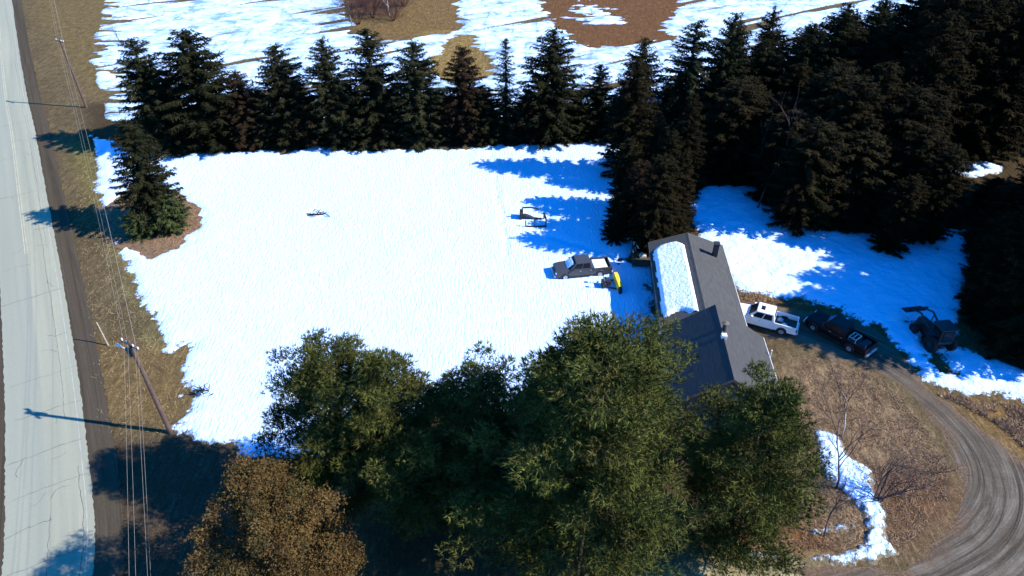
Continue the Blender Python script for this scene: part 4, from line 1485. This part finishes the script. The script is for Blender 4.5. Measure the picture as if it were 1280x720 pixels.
MB().tube([(-1.2, 0, .75), (-.35, .55, 1.2)], .05, 6).build('lift_arm', M['dark_metal'], plow)
for s in (-1, 1):
    MB().tube([(-1.3, s * .4, .7), (-1.3, s * .4, 1.35)], .035, 6).box(-1.42, -1.22, s * .4 - .12, s * .4 + .12, 1.352, 1.55, .02).build('plough_light', M['dark_metal'], plow)

# bare frame with a slumped cover out on the lawn
fx, fy = gp(653, 273)
frame = empty('canopy_frame', (fx, fy - .1, 0), -.05)
tag(frame, 'dark open metal frame with a slumped cover on the snowy lawn', 'frame')
P = lambda a, b, z: (a, b, z)
for a, b, z, m_ in ((0, 0, 1.5, 'leg'), (2.5, -.1, .9, 'leg'), (.45, -1.9, .95, 'leg'), (2.75, -1.9, 1.25, 'leg')):
    MB().box(a - .07, a + .07, b - .07, b + .07, -.05, z).build(m_, M['dark_metal'], frame)
MB().tube([(0, 0, 1.52), (1.0, .05, 1.55), (1.9, .0, 1.42)], .10, 6).build('rail', M['dark_metal'], frame)
MB().tube([(2.5, -.1, .92), (2.75, -1.9, 1.2)], .12, 6).build('rail', M['dark_metal'], frame)
MB().tube([(.45, -1.9, .18), (1.6, -1.95, .2), (2.75, -1.9, .3)], .11, 6).build('rail', M['dark_metal'], frame)
MB().tube([(1.5, -1.9, .1), (1.45, -1.2, .7)], .035, 6).build('brace', M['dark_metal'], frame)
V_, F_ = [], []
for i in range(13):
    for j in range(5):
        a = -.35 + 2.7 * i / 12
        V_.append((a, -.35 + .75 * j / 4 * (1 - .75 * i / 12), .25 + .55 * math.sin(math.pi * min(1, (i + 1) / 9)) * (1 - abs(j - 2) / 2.6) * (1 - .5 * i / 12) + R.uniform(-.05, .05)))
for i in range(12):
    for j in range(4):
        k = i * 5 + j
        F_.append((k, k + 1, k + 6, k + 5))
cvr = link('cover', from_arrays('cover', V_, F_), M['cover'], frame)
sm = cvr.modifiers.new('thickness', 'SOLIDIFY')
sm.thickness = .04
MB().box(-.32, -.05, -.5, .6, .0, 1.0, .03).build('side_panel', M['cover'], frame)

# ---------------------------------------------------------------- poles and wires
def pole(loc, top, label, hw):
    r = empty('utility_pole', (loc[0], loc[1], 0), math.radians(-31))
    tag(r, label, 'utility pole', 'utility poles along the road')
    MB().tube([(0, 0, -.3), (0, 0, top * .5), (0, 0, top)], [.19, .16, .12], 10).build('post', M['wood_pole'], r)
    MB().box(-1.0, 1.0, -.06, .06, top - .55, top - .43).build('crossarm', M['wood_pole'], r)
    for a in (-.9, -.35, .35, .9):
        MB().tube([(a, 0, top - .43), (a, 0, top - .25)], [.06, .04], 8).build('insulator', M['trim'], r)
    if hw:
        MB().tube([(-.38, -.1, top - 1.6), (-.38, -.1, top - .9)], .2, 12).build('transformer', M['pole_grey'], r)
        MB().tube([(0, 0, top - .9), (.75, 0, top - .5)], .03, 6).build('brace', M['steel'], r)
        MB().tube([(-.15, 0, top - 1.2), (-1.2, -.2, top - 1.0)], .03, 6).box(-1.55, -1.15, -.28, -.12, top - 1.08, top - .94, .02).build('street_lamp', M['trim'], r)
    return r


p1, p2 = gp(213, 540), gp(108, 134)
pole(p1, 9.8, 'brown wooden utility pole beside the near verge, topped with hardware', True)
pole(p2, 10.6, 'distant thin utility pole beside the road by the left tree row', False)
mx, my = gp(135, 431)
mk = MB().tube([(0, 0, -.1), (-.25, .25, 2.5)], [.07, .05], 8).build('marker_post', M['pale_wood'])
mk.location = (mx, my, 0)
tag(mk, 'short pale leaning post on the road verge', 'post')
gw = MB().tube([(0, 0, 0), (p1[0] + 25.4, p1[1] - 44.5 + 8, 9.0)], .015, 5)
gw.bm.free()
dv = Vector((p2[0] - p1[0], p2[1] - p1[1], 0)).normalized()
pv = Vector((dv.y, -dv.x, 0))
for i, (off, za, zb_, zc, lab) in enumerate(((-.35, 9.55, 10.3, 9.3, 'pale overhead wire on the road side of the pole tops'), (-.1, 9.55, 10.3, 9.3, 'pale overhead wire second from the road side of the poles'), (.35, 9.55, 10.3, 9.3, 'pale overhead wire on the lawn side of the pole tops'), (.15, 8.1, 8.6, 7.8, 'lowest overhead cable below the pole crossarms'))):
    A = Vector((-1.5, -20, zc)) + Vector((1.6, .8, 0)) * off
    B = Vector((p1[0], p1[1], za)) + pv * off
    C = Vector((p2[0], p2[1], zb_)) + pv * off
    D = C + (C - B) * .9
    pts = []
    for S, E, sag, n in ((A, B, .8, 14), (B, C, 1.2, 18), (C, D, 1.2, 8)):
        for k in range(n):
            t = k / n
            q = S.lerp(E, t)
            q.z -= sag * 4 * t * (1 - t)
            pts.append(q)
    pts.append(D)
    w_ = MB().tube(pts, .007, 4).build('power_line', M['wire'])
    tag(w_, lab, 'wire', 'overhead wires along the road')

# ---------------------------------------------------------------- small debris on the lawn
def twigs(name, px_, py_, n, L, label, cat, m, seed, flat=.15, r0=.03):
    g = np.random.default_rng(seed)
    x, y = gp(px_, py_)
    mb = MB()
    for i in range(n):
        a = g.uniform(0, 6.28)
        p = np.array([g.normal(0, L * .35), g.normal(0, L * .2), .12 + g.random() * flat])
        q = p + np.array([math.cos(a) * L * g.uniform(.3, .8), math.sin(a) * L * .5 * g.uniform(.3, .8), g.uniform(-.05, flat * 1.4)])
        m_ = (p + q) / 2 + g.normal(0, .06, 3)
        mb.tube([tuple(p), tuple(m_), tuple(q)], [r0, r0 * .8, r0 * .4], 5)
    o = mb.build(name, m)
    o.location = (x, y, 0)
    return tag(o, label, cat)


fb = twigs('fallen_branch', 396, 270, 16, 1.3, 'fallen dark branch half buried in the open snow', 'branch', M['bark'], 401, .35, .05)
bb = MB().tube([(-1.3, .35, .16), (-.6, -.15, .3), (.3, -.2, .3), (1.0, .1, .28), (1.7, -.5, .2)], [.03, .11, .11, .07, .03], 6).build('main_limb', M['bark'], fb)
twigs('brush_pile', 255, 492, 26, 1.0, 'small brown pile of brush at the snow edge near the pole', 'brush', M['bark'], 402, .4, .05)['kind'] = 'stuff'
